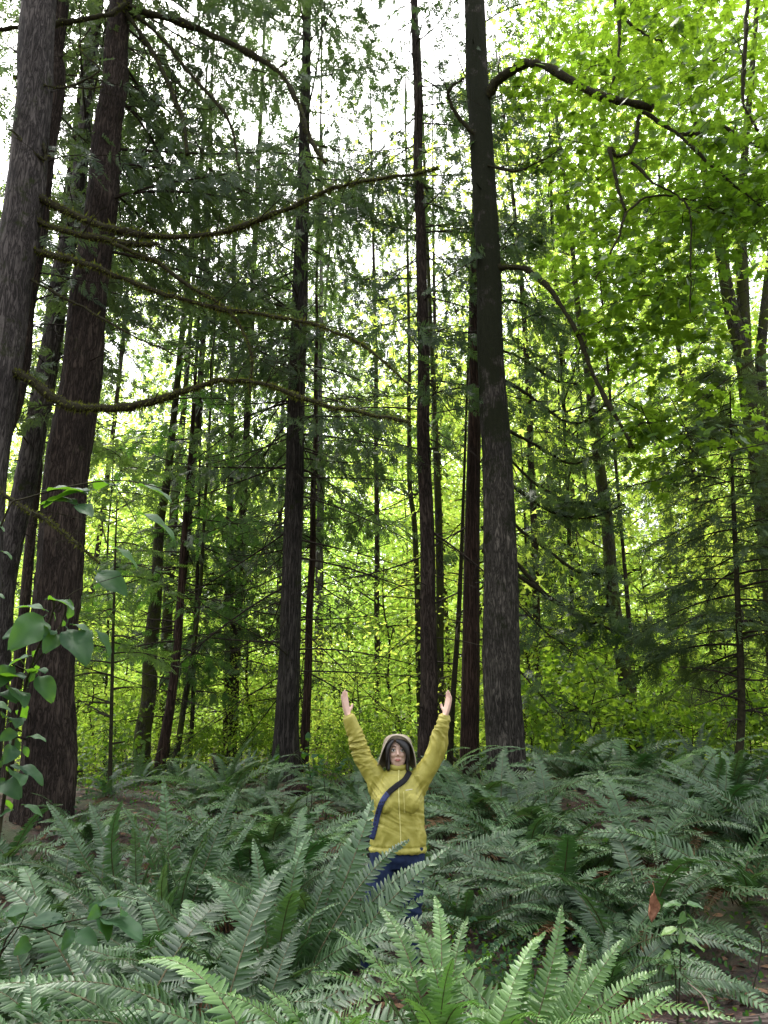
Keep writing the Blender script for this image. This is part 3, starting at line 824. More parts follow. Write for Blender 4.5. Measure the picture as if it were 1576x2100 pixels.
    mH([(1020, 548), (1060, 548), (1095, 562), (1140, 610), (1180, 675), (1215, 770), (1255, 850), (1292, 918)], 14, 7, (11.4, 10.4), 128, fuzz=700, sub=3)
    mH([(1290, 918), (1300, 880), (1340, 870), (1390, 890), (1420, 930)], 6, 2.5, (10.4, 10.2), 129, fuzz=100, sub=6, leafy=maple_bits(18, .16, .45))
    mH([(985, 290), (950, 245), (925, 205), (920, 180), (955, 160)], 10, 4, (11.4, 11.0), 130, fuzz=100, sub=4)
    mH([(1262, -20), (1268, 40), (1265, 100), (1258, 150), (1250, 180)], 8, 4, (9.8, 9.6), 131, fuzz=250, sub=5, leafy=maple_bits(16, .17, .4))
    mH([(1266, 20), (1300, 55), (1340, 80), (1360, 92)], 7, 3, (9.8, 9.6), 132, fuzz=150, sub=4, leafy=maple_bits(12, .17, .4))
    mH([(1540, -20), (1532, 60), (1528, 160), (1532, 225), (1560, 265)], 9, 4, (9.4, 9.3), 133, fuzz=250, sub=5, leafy=maple_bits(14, .17, .4))
    mH([(1000, 340), (1060, 350), (1110, 330), (1150, 300)], 5, 2, (11.3, 10.8), 134, fuzz=60, sub=5)

    # ---- maple crown masses hanging into the upper right (leaf layers on fine limbs)
    r = np.random.default_rng(77)
    mb = MB(); base = np.array(rH.location); cs = []; rs = []; tn = []

    def region(n, x0, x1, y0, y1, Y0, Y1, R, tone, keep=lambda x, y: True):
        k = 0
        while k < n:
            x, y = r.uniform(x0, x1), r.uniform(y0, y1)
            if not keep(x, y): continue
            c = at(x, y, r.uniform(Y0, Y1)) - base
            cs.append(c); rs.append(r.uniform(*R)); tn.append(tone + r.normal() * .12); k += 1
            if r.random() < .45:
                q = c + r.normal(size=3) * [.8, .8, .4]
                mb.tube([q, (q + c) / 2 + r.normal(size=3) * .06, c], [.010, .006, .003], 3, 0, cap=False)
    tri = lambda x, y: (x - 1040) > (y - 100) * .32 - 30
    region(150, 1060, 1600, -60, 420, 10.6, 13.5, (.3, .6), .55, tri)
    region(80, 1180, 1600, 380, 700, 10.2, 13.0, (.3, .6), .5, lambda x, y: tri(x, y) and not (x > 1430 and y > 470))
    region(50, 1190, 1500, 560, 860, 10.4, 12.5, (.25, .5), .38, lambda x, y: x > 1180 + (y - 560) * .2)
    region(14, 1280, 1420, 830, 1010, 9.5, 11, (.2, .45), .35)
    leaf_plates(mb, cs, rs, 66, .165, r, T_MAPLE, 1, .16, .38, .5, .2, tones=tn, twig=0)
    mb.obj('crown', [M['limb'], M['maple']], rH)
    # J: bright crown at the right edge
    mb = MB(); base = np.array(rJ.location); cs = []; rs = []; tn = []
    region(70, 1430, 1640, 440, 1000, 15.6, 18.5, (.4, .8), .75)
    region(36, 1200, 1360, 640, 900, 14, 18, (.4, .8), .8)
    region(130, 1060, 1640, -60, 420, 13, 18, (.5, .95), .75, lambda x, y: (x - 1060) > (y - 60) * .25)
    region(50, 1120, 1500, 380, 620, 14, 18, (.4, .8), .7)
    region(110, 1070, 1640, -60, 400, 15, 20, (.7, 1.2), .8, lambda x, y: (x - 1060) > (y - 60) * .25)
    region(14, 1530, 1640, 640, 960, 12, 13.5, (.3, .5), .85)
    leaf_plates(mb, cs, rs, 46, .17, r, T_STAR, 1, .18, .4, .5, .22, tones=tn, twig=0)
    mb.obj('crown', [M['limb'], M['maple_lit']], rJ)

    # ---- sweeping limbs of G to the right of H, hung with dark sprays
    def cedar_bits(n, s=.3):
        def f(mb, C, r):
            k = len(C); i = r.integers(k // 3, k, n)
            p = C[i] + r.normal(size=(n, 3)) * [.18, .25, .12]
            x = r.normal(size=(n, 3)) * .7 + [0.35, 0, -.5]
            for j in range(0, n, 3):
                mb.tube([C[i[j]], p[j]], [.005, .003], 3, 0, cap=False)
            mb.stamp(T_CEDAR[0], p, x, r.normal(size=(n, 3)), s * r.uniform(.6, 1.3, n), 3, np.clip(.35 + r.normal(size=n) * .25, 0, 1))
        return f
    mG = lambda pix, w0, w1, Ys, seed, n=90, **k: moss_branch(rG, pix, w0, w1, Ys, seed, fuzz=120, sub=9, leafy=cedar_bits(n), **k)
    mG([(990, 700), (1070, 735), (1130, 775), (1190, 790)], 7, 3, (13.5, 13), 141, n=90)
    mG([(990, 760), (1070, 800), (1150, 860), (1200, 862), (1240, 835)], 8, 3, (13.5, 12.8), 142, n=80)
    mG([(990, 850), (1080, 900), (1160, 945), (1212, 928), (1262, 890)], 8, 3, (13.5, 12.8), 143, n=110)
    mG([(990, 890), (1080, 975), (1150, 1018), (1215, 1022), (1252, 985)], 8, 3.5, (13.5, 12.7), 144, n=110)
    mG([(990, 940), (1070, 1005), (1140, 1048), (1210, 1062), (1290, 1035)], 8, 3, (13.5, 12.7), 145, n=120)
    mG([(990, 1000), (1070, 1080), (1130, 1130), (1190, 1172), (1245, 1170)], 8, 3, (13.5, 12.8), 146, n=100)
    mG([(990, 1080), (1060, 1150), (1130, 1220), (1190, 1262), (1238, 1252), (1248, 1200)], 9, 4, (13.5, 12.7), 147, n=90)
    mG([(990, 1130), (1070, 1190), (1160, 1250), (1240, 1288), (1300, 1310), (1328, 1292)], 9, 4, (13.5, 12.5), 148, n=110)
    mG([(990, 1180), (1060, 1240), (1110, 1290), (1160, 1330)], 6, 2, (13.5, 13), 149, n=60)
    mG([(990, 1290), (1060, 1370), (1110, 1430), (1150, 1470)], 6, 2, (13.5, 12.6), 150, n=30)
    mG([(990, 640), (1050, 620), (1110, 650), (1170, 690)], 6, 2, (13.5, 13), 151, n=120)
    mG([(990, 520), (1060, 500), (1120, 480)], 6, 2, (13.5, 13), 152, n=110)
    mG([(990, 330), (1040, 345), (1100, 340), (1140, 310)], 6, 2, (13.5, 13), 153, n=110)

    # ---- foliage crowns and dead limbs of the centre conifers
    def crown(key, z0, z1, n, L0, L1, seed, leaf='conifer', **k):
        root, C, R = T[key]; base = np.array(root.location)
        mb = MB(); conifer_crown(mb, axis_fn(C, base), z0, z1, n, L0, L1, np.random.default_rng(seed), **k)
        mb.obj('crown', [M['twig'], M[leaf]], root)
    crown('D', 5.5, 21, 84, 3.2, 2.8, 201, dens=.85)
    crown('F', 6.5, 20, 56, 2.2, 2.0, 202, dens=.75)
    crown('G', 9.0, 20, 22, 2.6, 2.2, 203, dens=.7)
    crown('E', 4.5, 13, 26, 2.0, 1.2, 204, 'conifer', dens=.8)
    crown('C', 6.0, 17, 60, 2.8, 2.4, 205, dens=.85)
    crown('B', 8.0, 17, 40, 3.4, 3.0, 216, dens=.8, azr=(-.6, 2.2))
    crown('A2', 7, 15, 12, 1.8, 1.6, 206, dens=.6)
    crown('S5', 1.6, 9, 30, 1.9, .9, 207, 'conifer_light', dens=.8, spray=.3)
    crown('S3', 2.2, 9, 26, 2.0, 1.2, 208, 'conifer_light', dens=.7, spray=.3)
    crown('S6', 1.2, 9, 30, 2.4, 1.4, 209, 'conifer', dens=.8, spray=.32)
    crown('S1', 1.5, 5.3, 22, 1.5, .5, 210, 'conifer_light', tmpl=T_HEM, hang=.15, spray=.26, droop=.3, uptip=0, elev=(0, 20))
    crown('L', 1.7, 6.4, 64, 2.1, .5, 211, 'conifer', tmpl=T_HEM, hang=.16, spray=.30, droop=.34, uptip=0, elev=(-5, 20), dens=1.5)
    crown('K', 3, 26, 50, 3.4, 2.5, 212, 'conifer', dens=.6, spray=.5)
    crown('N4', 3, 18, 36, 2.6, 1.6, 213, 'conifer', dens=.6, spray=.42)
    # bare lower limbs
    for key, zr, n, Lr, er, sd in (('D', (1.6, 9), 46, (1.6, 4.2), (-42, 5), 301), ('F', (2.2, 14), 44, (1.0, 2.8), (-45, 12), 302), ('G', (2.5, 12), 16, (1.0, 2.4), (-40, 10), 303),
                                   ('E', (1.5, 8), 34, (1.0, 2.8), (-45, 10), 304), ('B', (5, 13), 8, (.8, 2), (-30, 20), 305), ('C', (2, 10), 16, (.7, 2), (-35, 15), 306),
                                   ('S3', (1, 6), 16, (.8, 2.0), (-30, 15), 307), ('S5', (1, 6), 18, (.8, 1.8), (-30, 15), 308), ('S6', (1, 7), 18, (1, 2.2), (-30, 15), 309),
                                   ('N2', (.8, 6), 12, (.6, 1.6), (-30, 25), 310), ('L', (.9, 2.6), 16, (.5, 1.4), (-20, 25), 311), ('I', (2, 10), 12, (.6, 1.8), (-10, 45), 312),
                                   ('S1', (.8, 3), 10, (.4, 1.1), (-15, 20), 313), ('N3', (2, 9), 10, (.8, 2), (0, 50), 314), ('Mo', (2, 10), 14, (.8, 2.4), (10, 60), 315)):
        bare_set(*T[key], (zr[0] + T[key][0].location[2], zr[1]), n, Lr, er, sd)
    return T


# ================================================================== WOOD BEHIND
def build_background():
    r = np.random.default_rng(5)
    # vine maples and other understorey, bright against the light
    gl = 'bright backlit understorey trees filling the wood behind'
    protos = []
    for k, (H, R, nl, per, sz) in enumerate([(8, 2.8, 18, 75, .13), (13, 3.4, 26, 60, .15), (5, 2.4, 14, 80, .11), (19, 4.2, 40, 52, .17), (16, 3.6, 32, 55, .16)]):
        protos.append(broad_tree('vine_maple', 'thin-stemmed lime green backlit tree in the wood behind', 'tree', H, R, 40 + k, M['lime'], M['limb'], nl, per, sz, T_STAR if k % 2 else T_RH, .05 + .006 * k))
    used = set()

    def put(px, Y, k, sc, lab):
        g = gpt(px, Y)
        if k not in used:
            used.add(k); o = protos[k]; o.location = g; o.scale = (sc,) * 3; o.rotation_euler = (0, 0, r.uniform(0, 6)); o['label'] = lab; o['group'] = gl
            return
        copy_thing(protos[k], g, r.uniform(0, 6), sc, lab, gl)
    labL = 'lime green backlit tree in the wood behind, left of the grey cedar'
    labM = 'lime green backlit tree in the wood behind, between the grey cedar and the mossy trunk'
    labR = 'lime green backlit tree in the wood behind, right of the mossy trunk'
    lab = lambda px: labL if px < 585 else labM if px < 1036 else labR
    spots = []
    for Y0, Y1, n, ks in ((18, 23, 13, (0, 2, 2, 0)), (25, 33, 22, (0, 1, 1, 0, 4)), (36, 47, 18, (1, 3, 4, 1))):
        for i in range(n):
            px = -120 + 1820 * (i + r.uniform(.1, .9)) / n
            spots.append((px, r.uniform(Y0, Y1), int(r.choice(ks))))
    spots += [(px_, r.uniform(19, 26), 3) for px_ in (1090, 1190, 1270, 1500, 1600)]
    for px, Y, k in spots:
        if 1300 < px < 1450 and k != 2:     # the bright gap on the right
            continue
        put(px, Y, k, r.uniform(.85, 1.35), lab(px))
    for i in range(30):                                       # young growth closing the view behind the ferns
        px = -60 + 1720 * (i + r.uniform(.1, .9)) / 30
        put(px, r.uniform(17.0, 21.5), 2, r.uniform(.4, .75), lab(px))

    # leafy mid-green shrubs at the edge of the wood, right behind the ferns
    gs = 'leafy shrubs along the edge of the wood'
    sp = []
    for k in range(3):
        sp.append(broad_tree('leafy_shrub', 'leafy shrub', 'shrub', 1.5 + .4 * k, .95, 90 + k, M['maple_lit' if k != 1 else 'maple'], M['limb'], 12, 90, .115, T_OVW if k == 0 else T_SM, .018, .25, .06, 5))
    rs_ = [(1100, 14.0), (1170, 14.6), (1235, 13.6), (1360, 14.2), (1420, 13.4), (1470, 15.0), (1550, 13.8), (1600, 14.6), (1210, 16.2), (1330, 16.4)]
    ls_ = [(215, 14.0), (255, 17.0), (420, 16.6), (505, 15.6), (545, 17.0), (690, 15.0), (745, 16.0), (800, 15.2), (160, 15.0)]
    for i, (px, Y) in enumerate(rs_ + ls_):
        lb = 'mid-green leafy shrub edging the wood, ' + ('right of the mossy trunk' if i < len(rs_) else 'left of the person\'s raised left arm')
        g = gpt(px, Y); s_ = r.uniform(.75, 1.15) * (1 if i < len(rs_) else .7)
        if i < 3:
            o = sp[i]; o.location = g; o.scale = (s_,) * 3; o['label'] = lb; o['group'] = gs
        else:
            copy_thing(sp[i % 3], g, r.uniform(0, 6), s_, lb, gs)

    # tall conifers behind, their own trunk and crown
    gc = 'dark conifers standing in the wood behind'
    cp = []
    for k in range(4):
        H = 24 + 2 * k; rr = np.random.default_rng(60 + k)
        root = thing('cedar_tree', 'dark cedar in the wood behind', 'tree')
        pts = [(0, 0, -.4), (rr.normal() * .2, rr.normal() * .2, H * .5), (rr.normal() * .3, 0, H)]
        V, Fq, C, R = grow_trunk(pts, [.12, .09, .02], 12, 60 + k, step=.4, knots=4)
        tb = MB(); tb.add(V, Fq); tb.obj('trunk', M['bark'], root)
        cb = MB()
        conifer_crown(cb, lambda h, C=C: np.array([np.interp(h, C[:, 2], C[:, 0]), np.interp(h, C[:, 2], C[:, 1]), h]), (3, 4.5, 10, 11)[k], H - .5, (72, 72, 80, 80)[k], 2.7, .9, rr, spray=.46, dens=.7, per=.8)
        cb.obj('crown', [M['twig'], M['conifer']], root)
        cp.append(root)
    lc = lambda px: 'dark drooping cedar in the wood behind, ' + ('left of the grey cedar trunk' if px < 585 else 'between the grey cedar and the mossy trunk' if px < 1036 else 'right of the mossy trunk')
    spots = [(335, 17), (475, 19), (15, 15.5), (775, 24), (1110, 18.5), (60, 22), (570, 26), (930, 27), (1490, 23), (1190, 31), (140, 27), (660, 29)]
    for i, (px, Y) in enumerate(spots):
        g = gpt(px, Y); rz = r.uniform(0, 6); s = r.uniform(.8, 1.05)
        i = i if i < 9 else 4 * i + 2 + i % 2
        if i < 4:
            o = cp[i]; o.location = g; o.rotation_euler = (0, 0, rz); o.scale = (s,) * 3; o['label'] = lc(px); o['group'] = gc
        else:
            copy_thing(cp[i % 4], g, rz, s, lc(px), gc)

    # far wood as one mass
    mb = MB(); n = 12000
    a = r.uniform(-.62, .62, n); Y = r.uniform(44, 85, n); x = a * Y
    z = ground_h(x, Y) + np.abs(r.normal(size=n)) * 17 * (1 - .75 * np.exp(-((a - .375) / .035) ** 2))
    c = np.stack([x, Y, z], 1)
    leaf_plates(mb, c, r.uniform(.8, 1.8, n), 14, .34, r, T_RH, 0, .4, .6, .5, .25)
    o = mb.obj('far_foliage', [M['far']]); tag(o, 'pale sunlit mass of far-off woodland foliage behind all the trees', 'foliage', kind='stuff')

    # low shrubs and brambles at the edge of the wood
    mb = MB(); n = 1500
    px = r.uniform(-100, 1700, n); Y = r.uniform(15.5, 30, n)
    c = np.array([gpt(a, b, abs(r.normal()) * .7) for a, b in zip(px, Y)])
    leaf_plates(mb, c, r.uniform(.3, .7, n), 46, .11, r, T_RH, 0, .45, .8, .5, .25)
    o = mb.obj('undergrowth', [M['lime']]); tag(o, 'low tangle of bright green leaves covering the ground between the far trunks', 'undergrowth', kind='stuff')

# ================================================================== FERNS
def frond_mesh(name, L, e0, e1, pairs, plen, seed, leafm, bendp=1.5, twist=22, petiole=.13, lod=False, side=0.0):
    """Sword-fern frond: arching midrib from the origin along +x, narrow pinnae both sides."""
    r = np.random.default_rng(seed)
    n = 26
    s = np.linspace(0, 1, n)
    e = e0 + (e1 - e0) * s ** bendp
    az = side * s ** 2
    d = np.stack([np.cos(e) * np.cos(az), np.cos(e) * np.sin(az), np.sin(e)], 1)
    P = np.vstack([np.zeros(3), np.cumsum(d[:-1] * L / (n - 1), 0)])
    mb = MB()
    mb.tube(P, 0.0045 * (1.1 - s) + .0008, 4 if not lod else 3, 0, cap=False)
    nP = pairs
    V = []; Fq = []; Ft = []; tn = []
    b = 0
    for i in range(nP):
        q = petiole + (1 - petiole) * ((i + .5) / nP) ** 1.02
        f = q * (n - 1); k = min(int(f), n - 2); w = f - k
        p0 = P[k] * (1 - w) + P[k + 1] * w; T = d[k] * (1 - w) + d[k + 1] * w; T = T / np.linalg.norm(T)
        S = np.array([-math.sin(az[k]), math.cos(az[k]), 0.0]); U = np.cross(T, S)
        t = (q - petiole) / (1 - petiole)
        prof = min(1.0, .60 + t * 2.2) * (1 - t) ** .62 * 1.12 if t > .0 else .6
        prof = max(prof, .06)
        for sd in (-1, 1):
            Lp = plen * prof * r.uniform(.9, 1.08)
            wd = (0.0085 + .0045 * (1 - t)) * (plen / .095) * r.uniform(.9, 1.1)
            wd = min(wd, L * (1 - petiole) / nP * .43)
            fw = math.radians(8 + 30 * t + r.normal() * 5)
            lift = math.radians(14 - 10 * t + r.normal() * 6)
            A = S * sd * math.cos(fw) + T * math.sin(fw); A = A * math.cos(lift) + U * math.sin(lift)
            tw = math.radians(twist + r.normal() * 8)
            B = T * math.cos(tw) + U * math.sin(tw)
            B = B - A * B.dot(A); B /= np.linalg.norm(B)
            pp = p0 + T * r.normal() * .001
            tone = np.clip(.5 + r.normal() * .14 - .12 * (1 - t), 0, 1)
            drop = np.array([0, 0, -1.0]) * Lp * r.uniform(.08, .25)
            fal = T * Lp * .12
            if lod:
                V += [pp - B * wd, pp + B * wd, pp + A * Lp * .6 + B * wd * .8 + drop * .3, pp + A * Lp + drop + fal, pp + A * Lp * .6 - B * wd * .8 + drop * .3]
                Ft += [(b, b + 1, b + 2), (b, b + 2, b + 4), (b + 4, b + 2, b + 3)]; tn += [tone] * 5; b += 5
            else:
                c1 = pp + A * Lp * .12; c2 = pp + A * Lp * .5 + drop * .2 + fal * .2; c3 = pp + A * Lp * .82 + drop * .62 + fal * .6; c4 = pp + A * Lp + drop + fal
                n2 = np.cross(A, B) * wd * .35
                V += [pp - B * wd * .35, pp + B * wd * .35, c1 - B * wd + n2, c1, c1 + B * wd * 1.25 + n2, c2 - B * wd * .85 + n2, c2, c2 + B * wd * .85 + n2, c3 - B * wd * .55 + n2 * .5, c3, c3 + B * wd * .5 + n2 * .5, c4]
                Fq += [(b + 2, b + 3, b + 6, b + 5), (b + 3, b + 4, b + 7, b + 6), (b + 5, b + 6, b + 9, b + 8), (b + 6, b + 7, b + 10, b + 9)]
                Ft += [(b, b + 3, b + 2), (b, b + 1, b + 3), (b + 1, b + 4, b + 3), (b + 8, b + 9, b + 11), (b + 9, b + 10, b + 11)]
                tn += [tone] * 12; b += 12
    if lod:
        mb.add(V, Ft, 1, False, tn)
    else:
        mb.add(V, Fq, 1, True, tn)
        mb.loops.append((np.asarray(Ft) + mb.n - len(V)).ravel()); mb.sizes.append(np.full(len(Ft), 3, np.int32))
        mb.mi.append(np.full(len(Ft), 1, np.int32)); mb.sm.append(np.ones(len(Ft), bool))
    me = mb.mesh(name, [M['rachis'], leafm])
    return me, P[-1]


class Fronds:
    pass


FR = Fronds()


def make_fronds():
    FR.v = {}
    R = math.radians
    k = 0
    for leaf in ('fern', 'fern_fresh', 'fern_dead'):
        for nm, e0, e1, bp in (('up', 76, 28, 1.5), ('arch', 68, -30, 1.15), ('wide', 50, -32, 1.1), ('low', 30, -34, 1.0), ('tip', 60, -8, 1.7)):
            for j in range(3):
                rr = random.Random(k)
                me, tip = frond_mesh('frond', 1.0, R(e0 + rr.uniform(-5, 5)), R(e1 + rr.uniform(-12, 12)), 42 + rr.randrange(8), .100 * rr.uniform(.92, 1.12), 500 + k, M[leaf], bp, side=rr.uniform(-.35, .35))
                FR.v.setdefault((leaf, nm), []).append((me, tip)); k += 1
    FR.lod = []
    for nm, e0, e1, bp in (('up', 76, 30, 1.6), ('arch', 68, -25, 1.4), ('wide', 50, -28, 1.3), ('low', 26, -30, 1.2)):
        for j in range(2):
            me, tip = frond_mesh('frond', 1.0, R(e0), R(e1), 30, .10, 700 + k, M['fern'], bp, lod=True, side=random.Random(k).uniform(-.3, .3)); k += 1
            FR.lod.append((me, nm))


def fern(label, loc, seed, leaf='fern', n=18, size=1.0, group=None, mix=('arch', 'wide', 'arch', 'wide', 'low', 'tip', 'arch', 'low'), azr=None):
    r = random.Random(seed)
    root = thing('sword_fern', label, 'fern', loc, group=group)
    for i in range(n):
        nm = mix[(i * 5 + seed) % len(mix)]
        me, tip = r.choice(FR.v[('fern_dead', 'low')] if i % 9 == 7 else FR.v[(leaf, nm)])
        o = link('frond', me, root)
        az = i * 2.39996 + r.uniform(-.4, .4) if azr is None else r.uniform(*azr)
        o.rotation_euler = (math.copysign(1, math.cos(az)) * r.uniform(.1, .85) * abs(math.cos(az)) + r.uniform(-.15, .15), r.uniform(-.2, .25), az)
        s = 1.27 * size * r.uniform(.6, 1.22)
        o.scale = (s, s * r.uniform(.85, 1.1), s)
        o.location = (r.uniform(-.05, .05), r.uniform(-.05, .05), -.02)
    return root


def aim_frond(root, leaf, nm, p0, p1, j=0, roll=0.7, width=1.0):
    """A frond of the fern from p0 to p1 (world)."""
    me, tip = FR.v[(leaf, nm)][j % 3]
    p0 = np.asarray(p0); p1 = np.asarray(p1); c = p1 - p0
    th = math.atan2(tip[1], tip[0]); hz = math.hypot(tip[0], tip[1])
    D = np.linalg.norm(c); s = D / np.linalg.norm(tip)
    pit = math.atan2(c[2], math.hypot(c[0], c[1])) - math.atan2(tip[2], hz)
    az = math.atan2(c[1], c[0])
    o = link('frond', me, root)
    m = Quaternion((0, 0, 1), az) @ Quaternion((0, 1, 0), -pit) @ Quaternion((0, 0, 1), -th)
    roll = abs(roll) if roll else .45                  # fronds turn their upper face to the light from the clearing
    m = Quaternion(Vector(c).normalized(), math.copysign(roll, c[0]) * min(1, abs(c[0]) / (abs(c[1]) + 1e-6))) @ m
    o.rotation_mode = 'QUATERNION'; o.rotation_quaternion = m
    o.scale = (s, s * width, s); o.location = [float(q) for q in (p0 - np.array(root.location))]
    return o


def build_ferns():
    make_fronds()
    # ---- the clump that arches in front of the person
    b = at(575, 1985, 4.75); b[2] = float(ground_h(b[0], b[1]))
    root = thing('sword_fern', 'large sword fern whose long fronds arch across the legs of the person', 'fern', b)
    b0 = b + [0, 0, .03]
    for (px, py, Y, nm, j, roll) in ((840, 1722, 4.95, 'tip', 0, -.95), (925, 1738, 4.85, 'tip', 1, -.95), (905, 1795, 4.75, 'tip', 2, -.95), (880, 1765, 5.0, 'tip', 0, .9), (880, 1835, 4.7, 'tip', 1, .9), (900, 1880, 4.5, 'wide', 2, .9), (860, 1905, 4.4, 'arch', 0, .8), (700, 1745, 5.0, 'tip', 2, .8), (640, 1700, 5.1, 'tip', 0, .7), (765, 1640, 5.3, 'tip', 1, -.9), (745, 1690, 5.2, 'tip', 0, -.9),
                                     (700, 1850, 4.5, 'wide', 1, 0), (690, 1905, 4.3, 'wide', 0, 0), (420, 1790, 5.0, 'arch', 0, 0), (390, 1880, 4.6, 'wide', 2, 0), (520, 1720, 5.2, 'up', 1, 0), (610, 1830, 4.3, 'arch', 1, 0), (470, 2010, 4.2, 'low', 1, 0), (655, 1985, 4.2, 'low', 2, 0)):
        aim_frond(root, 'fern', nm, b0, at(px, py, Y), j, roll)
    # ---- bright clump in the front, centre right
    b = at(900, 2190, 3.75); b[2] = 0.02
    root = thing('sword_fern', 'fresh green sword fern before the person\'s feet, fronds spread like a fan', 'fern', b)
    for (px, py, Y, nm, j, roll) in ((892, 1838, 4.3, 'up', 0, 0), (960, 1880, 4.2, 'up', 1, 0), (690, 1905, 3.7, 'wide', 0, 0), (740, 1990, 3.5, 'arch', 1, 0), (640, 1995, 3.4, 'tip', 2, 0), (845, 1880, 3.9, 'arch', 0, 0), (780, 1860, 4.1, 'arch', 2, 0),
                                     (1010, 1960, 3.6, 'arch', 1, 0), (930, 1965, 3.4, 'up', 2, 0), (700, 2090, 3.3, 'wide', 0, 0), (1000, 2075, 3.2, 'wide', 1, 0), (830, 2050, 3.2, 'low', 0, 0)):
        aim_frond(root, 'fern_fresh', nm, b, at(px, py, Y), j, roll)
    b = at(1030, 2210, 3.7); b[2] = 0.02
    root = thing('sword_fern', 'fresh green sword fern at the bottom, long fronds reaching right toward bare soil', 'fern', b)
    for (px, py, Y, nm, j, roll) in ((1152, 1856, 3.9, 'up', 0, -.8), (1280, 1925, 3.8, 'tip', 1, -.9), (1200, 1935, 3.9, 'tip', 2, -.9), (1350, 1990, 3.7, 'tip', 0, -.9), (1385, 2022, 3.6, 'tip', 1, -.95), (1370, 2100, 3.4, 'wide', 2, -.8), (1240, 2085, 3.3, 'wide', 0, -.8),
                                     (1090, 1960, 3.8, 'up', 2, 0), (1120, 2095, 3.2, 'wide', 1, -.9), (950, 2100, 3.1, 'wide', 2, 0), (1300, 2160, 3.2, 'low', 1, 0)):
        aim_frond(root, 'fern_fresh', nm, b, at(px, py, Y), j, roll)
    b = at(700, 2230, 3.3); b[2] = 0.02
    root = thing('sword_fern', 'bright sword fern cut by the bottom edge, just left of the fan of fresh fronds', 'fern', b)
    for (px, py, Y, nm, j, roll) in ((440, 2035, 3.3, 'arch', 0, 0), (530, 2020, 3.3, 'wide', 1, 0), (660, 2060, 3.2, 'arch', 2, 0), (760, 2080, 3.0, 'arch', 1, 0), (420, 2095, 3.1, 'wide', 0, 0), (600, 2100, 3.0, 'low', 2, 0)):
        aim_frond(root, 'fern_fresh', nm, b, at(px, py, Y), j, roll)
    # ---- lone pale frond bottom left
    b = at(120, 2260, 3.2); b[2] = 0.02
    root = thing('sword_fern', 'small dim fern in the bottom left corner with one pale frond bent toward the right', 'fern', b)
    for (px, py, Y, nm, j, roll) in ((285, 2120, 2.9, 'arch', 1, 0), (110, 2050, 3.3, 'wide', 0, 0), (-20, 2060, 3.2, 'wide', 2, 0), (60, 2000, 3.4, 'arch', 0, 0)):
        aim_frond(root, 'fern', nm, b, at(px, py, Y), j, roll)
    # ---- named clumps, each with its landmark
    spec = [  # px, Y, size, n, leaf, label
        (390, 3.95, 1.05, 22, 'fern', 'dark sword fern with long brown midribs in the left foreground below the leafy shrub'),
        (250, 4.3, 1.05, 20, 'fern', 'sword fern with overhanging grey-green fronds behind the low leafy shrub at bottom left'),
        (60, 4.4, .95, 18, 'fern', 'shaded sword fern at the left edge under the leafy shrub'),
        (480, 5.6, 1.05, 20, 'fern', 'sword fern with broad silvery fronds between the left leafy shrub and the person'),
        (270, 6.9, 1.0, 14, 'fern', 'tall upright sword fern facing the camera in front of the thin black sapling'),
        (365, 6.5, .95, 14, 'fern', 'upright sword fern just right of the tall one by the black sapling'),
        (95, 6.3, 1.1, 18, 'fern', 'sword fern with spiky silvery fronds at the foot of the big brown trunk'),
        (640, 6.6, 1.05, 20, 'fern', 'silvery sword fern directly left of the person\'s waist'),
        (560, 8.2, 1.0, 18, 'fern', 'sword fern in front of the flared base of the grey cedar'),
        (430, 8.0, .95, 16, 'fern', 'sword fern by the sunlit patch of brown soil on the left'),
        (975, 9.6, 1.05, 18, 'fern', 'sword fern at the foot of the reddish trunk right of the person'),
        (1060, 8.6, 1.0, 18, 'fern', 'sword fern covering the base of the thick mossy trunk'),
        (940, 7.2, .95, 16, 'fern', 'grey-green sword fern just right of the yellow jacket\'s hem'),
        (1150, 7.4, 1.1, 20, 'fern', 'sword fern over the dark hollow in the middle of the right-hand bank'),
        (1330, 6.9, 1.1, 22, 'fern', 'big glossy sword fern above the hanging dry brown leaf'),
        (1520, 7.3, 1.1, 22, 'fern', 'big sword fern at the right edge, its fronds falling toward the bare soil'),
        (1470, 8.7, 1.1, 20, 'fern', 'sword fern at the foot of the young dark hemlock'),
        (1250, 5.9, .8, 14, 'fern', 'low dark sword fern left of the hanging dry brown leaf'),
    ]
    for i, (px, Y, s, n, lf, lb) in enumerate(spec):
        mix = ('up', 'up', 'tip', 'arch', 'up') if 'upright' in lb else ('arch', 'wide', 'arch', 'wide', 'low', 'tip', 'arch', 'low')
        fern(lb, gpt(px, Y), 30 + i, lf, n, s, mix=mix)
    for i, (px, Y, s, lb) in enumerate(((770, 3.9, .8, 'fresh green sword fern at the bottom centre behind the small white scrap'), (1090, 4.4, .85, 'fresh sword fern behind the fan of fronds, right of the person\'s feet'),
                                        (1200, 3.7, .8, 'fresh sword fern at the bottom edge left of the fallen branch'), (560, 3.7, .85, 'sword fern at the bottom edge left of the small white scrap'),
                                        (930, 3.45, .75, 'lowest fresh sword fern in the middle of the bottom edge'))):
        fern(lb, gpt(px, Y), 90 + i, 'fern_fresh', 14, s)
    # ---- the bank: countless look-alike ferns in two beds
    r = random.Random(4)
    bed = []
    for i in range(34):
        bed.append((860 + 800 * ((i * .618) % 1), 8.0 + 4.2 * ((i * .755) % 1), r.uniform(.85, 1.1), 'R'))
    for i in range(14):
        bed.append((1130 + 520 * ((i * .618 + .3) % 1), 6.3 + 2.4 * ((i * .755) % 1), r.uniform(.8, 1.05), 'R'))
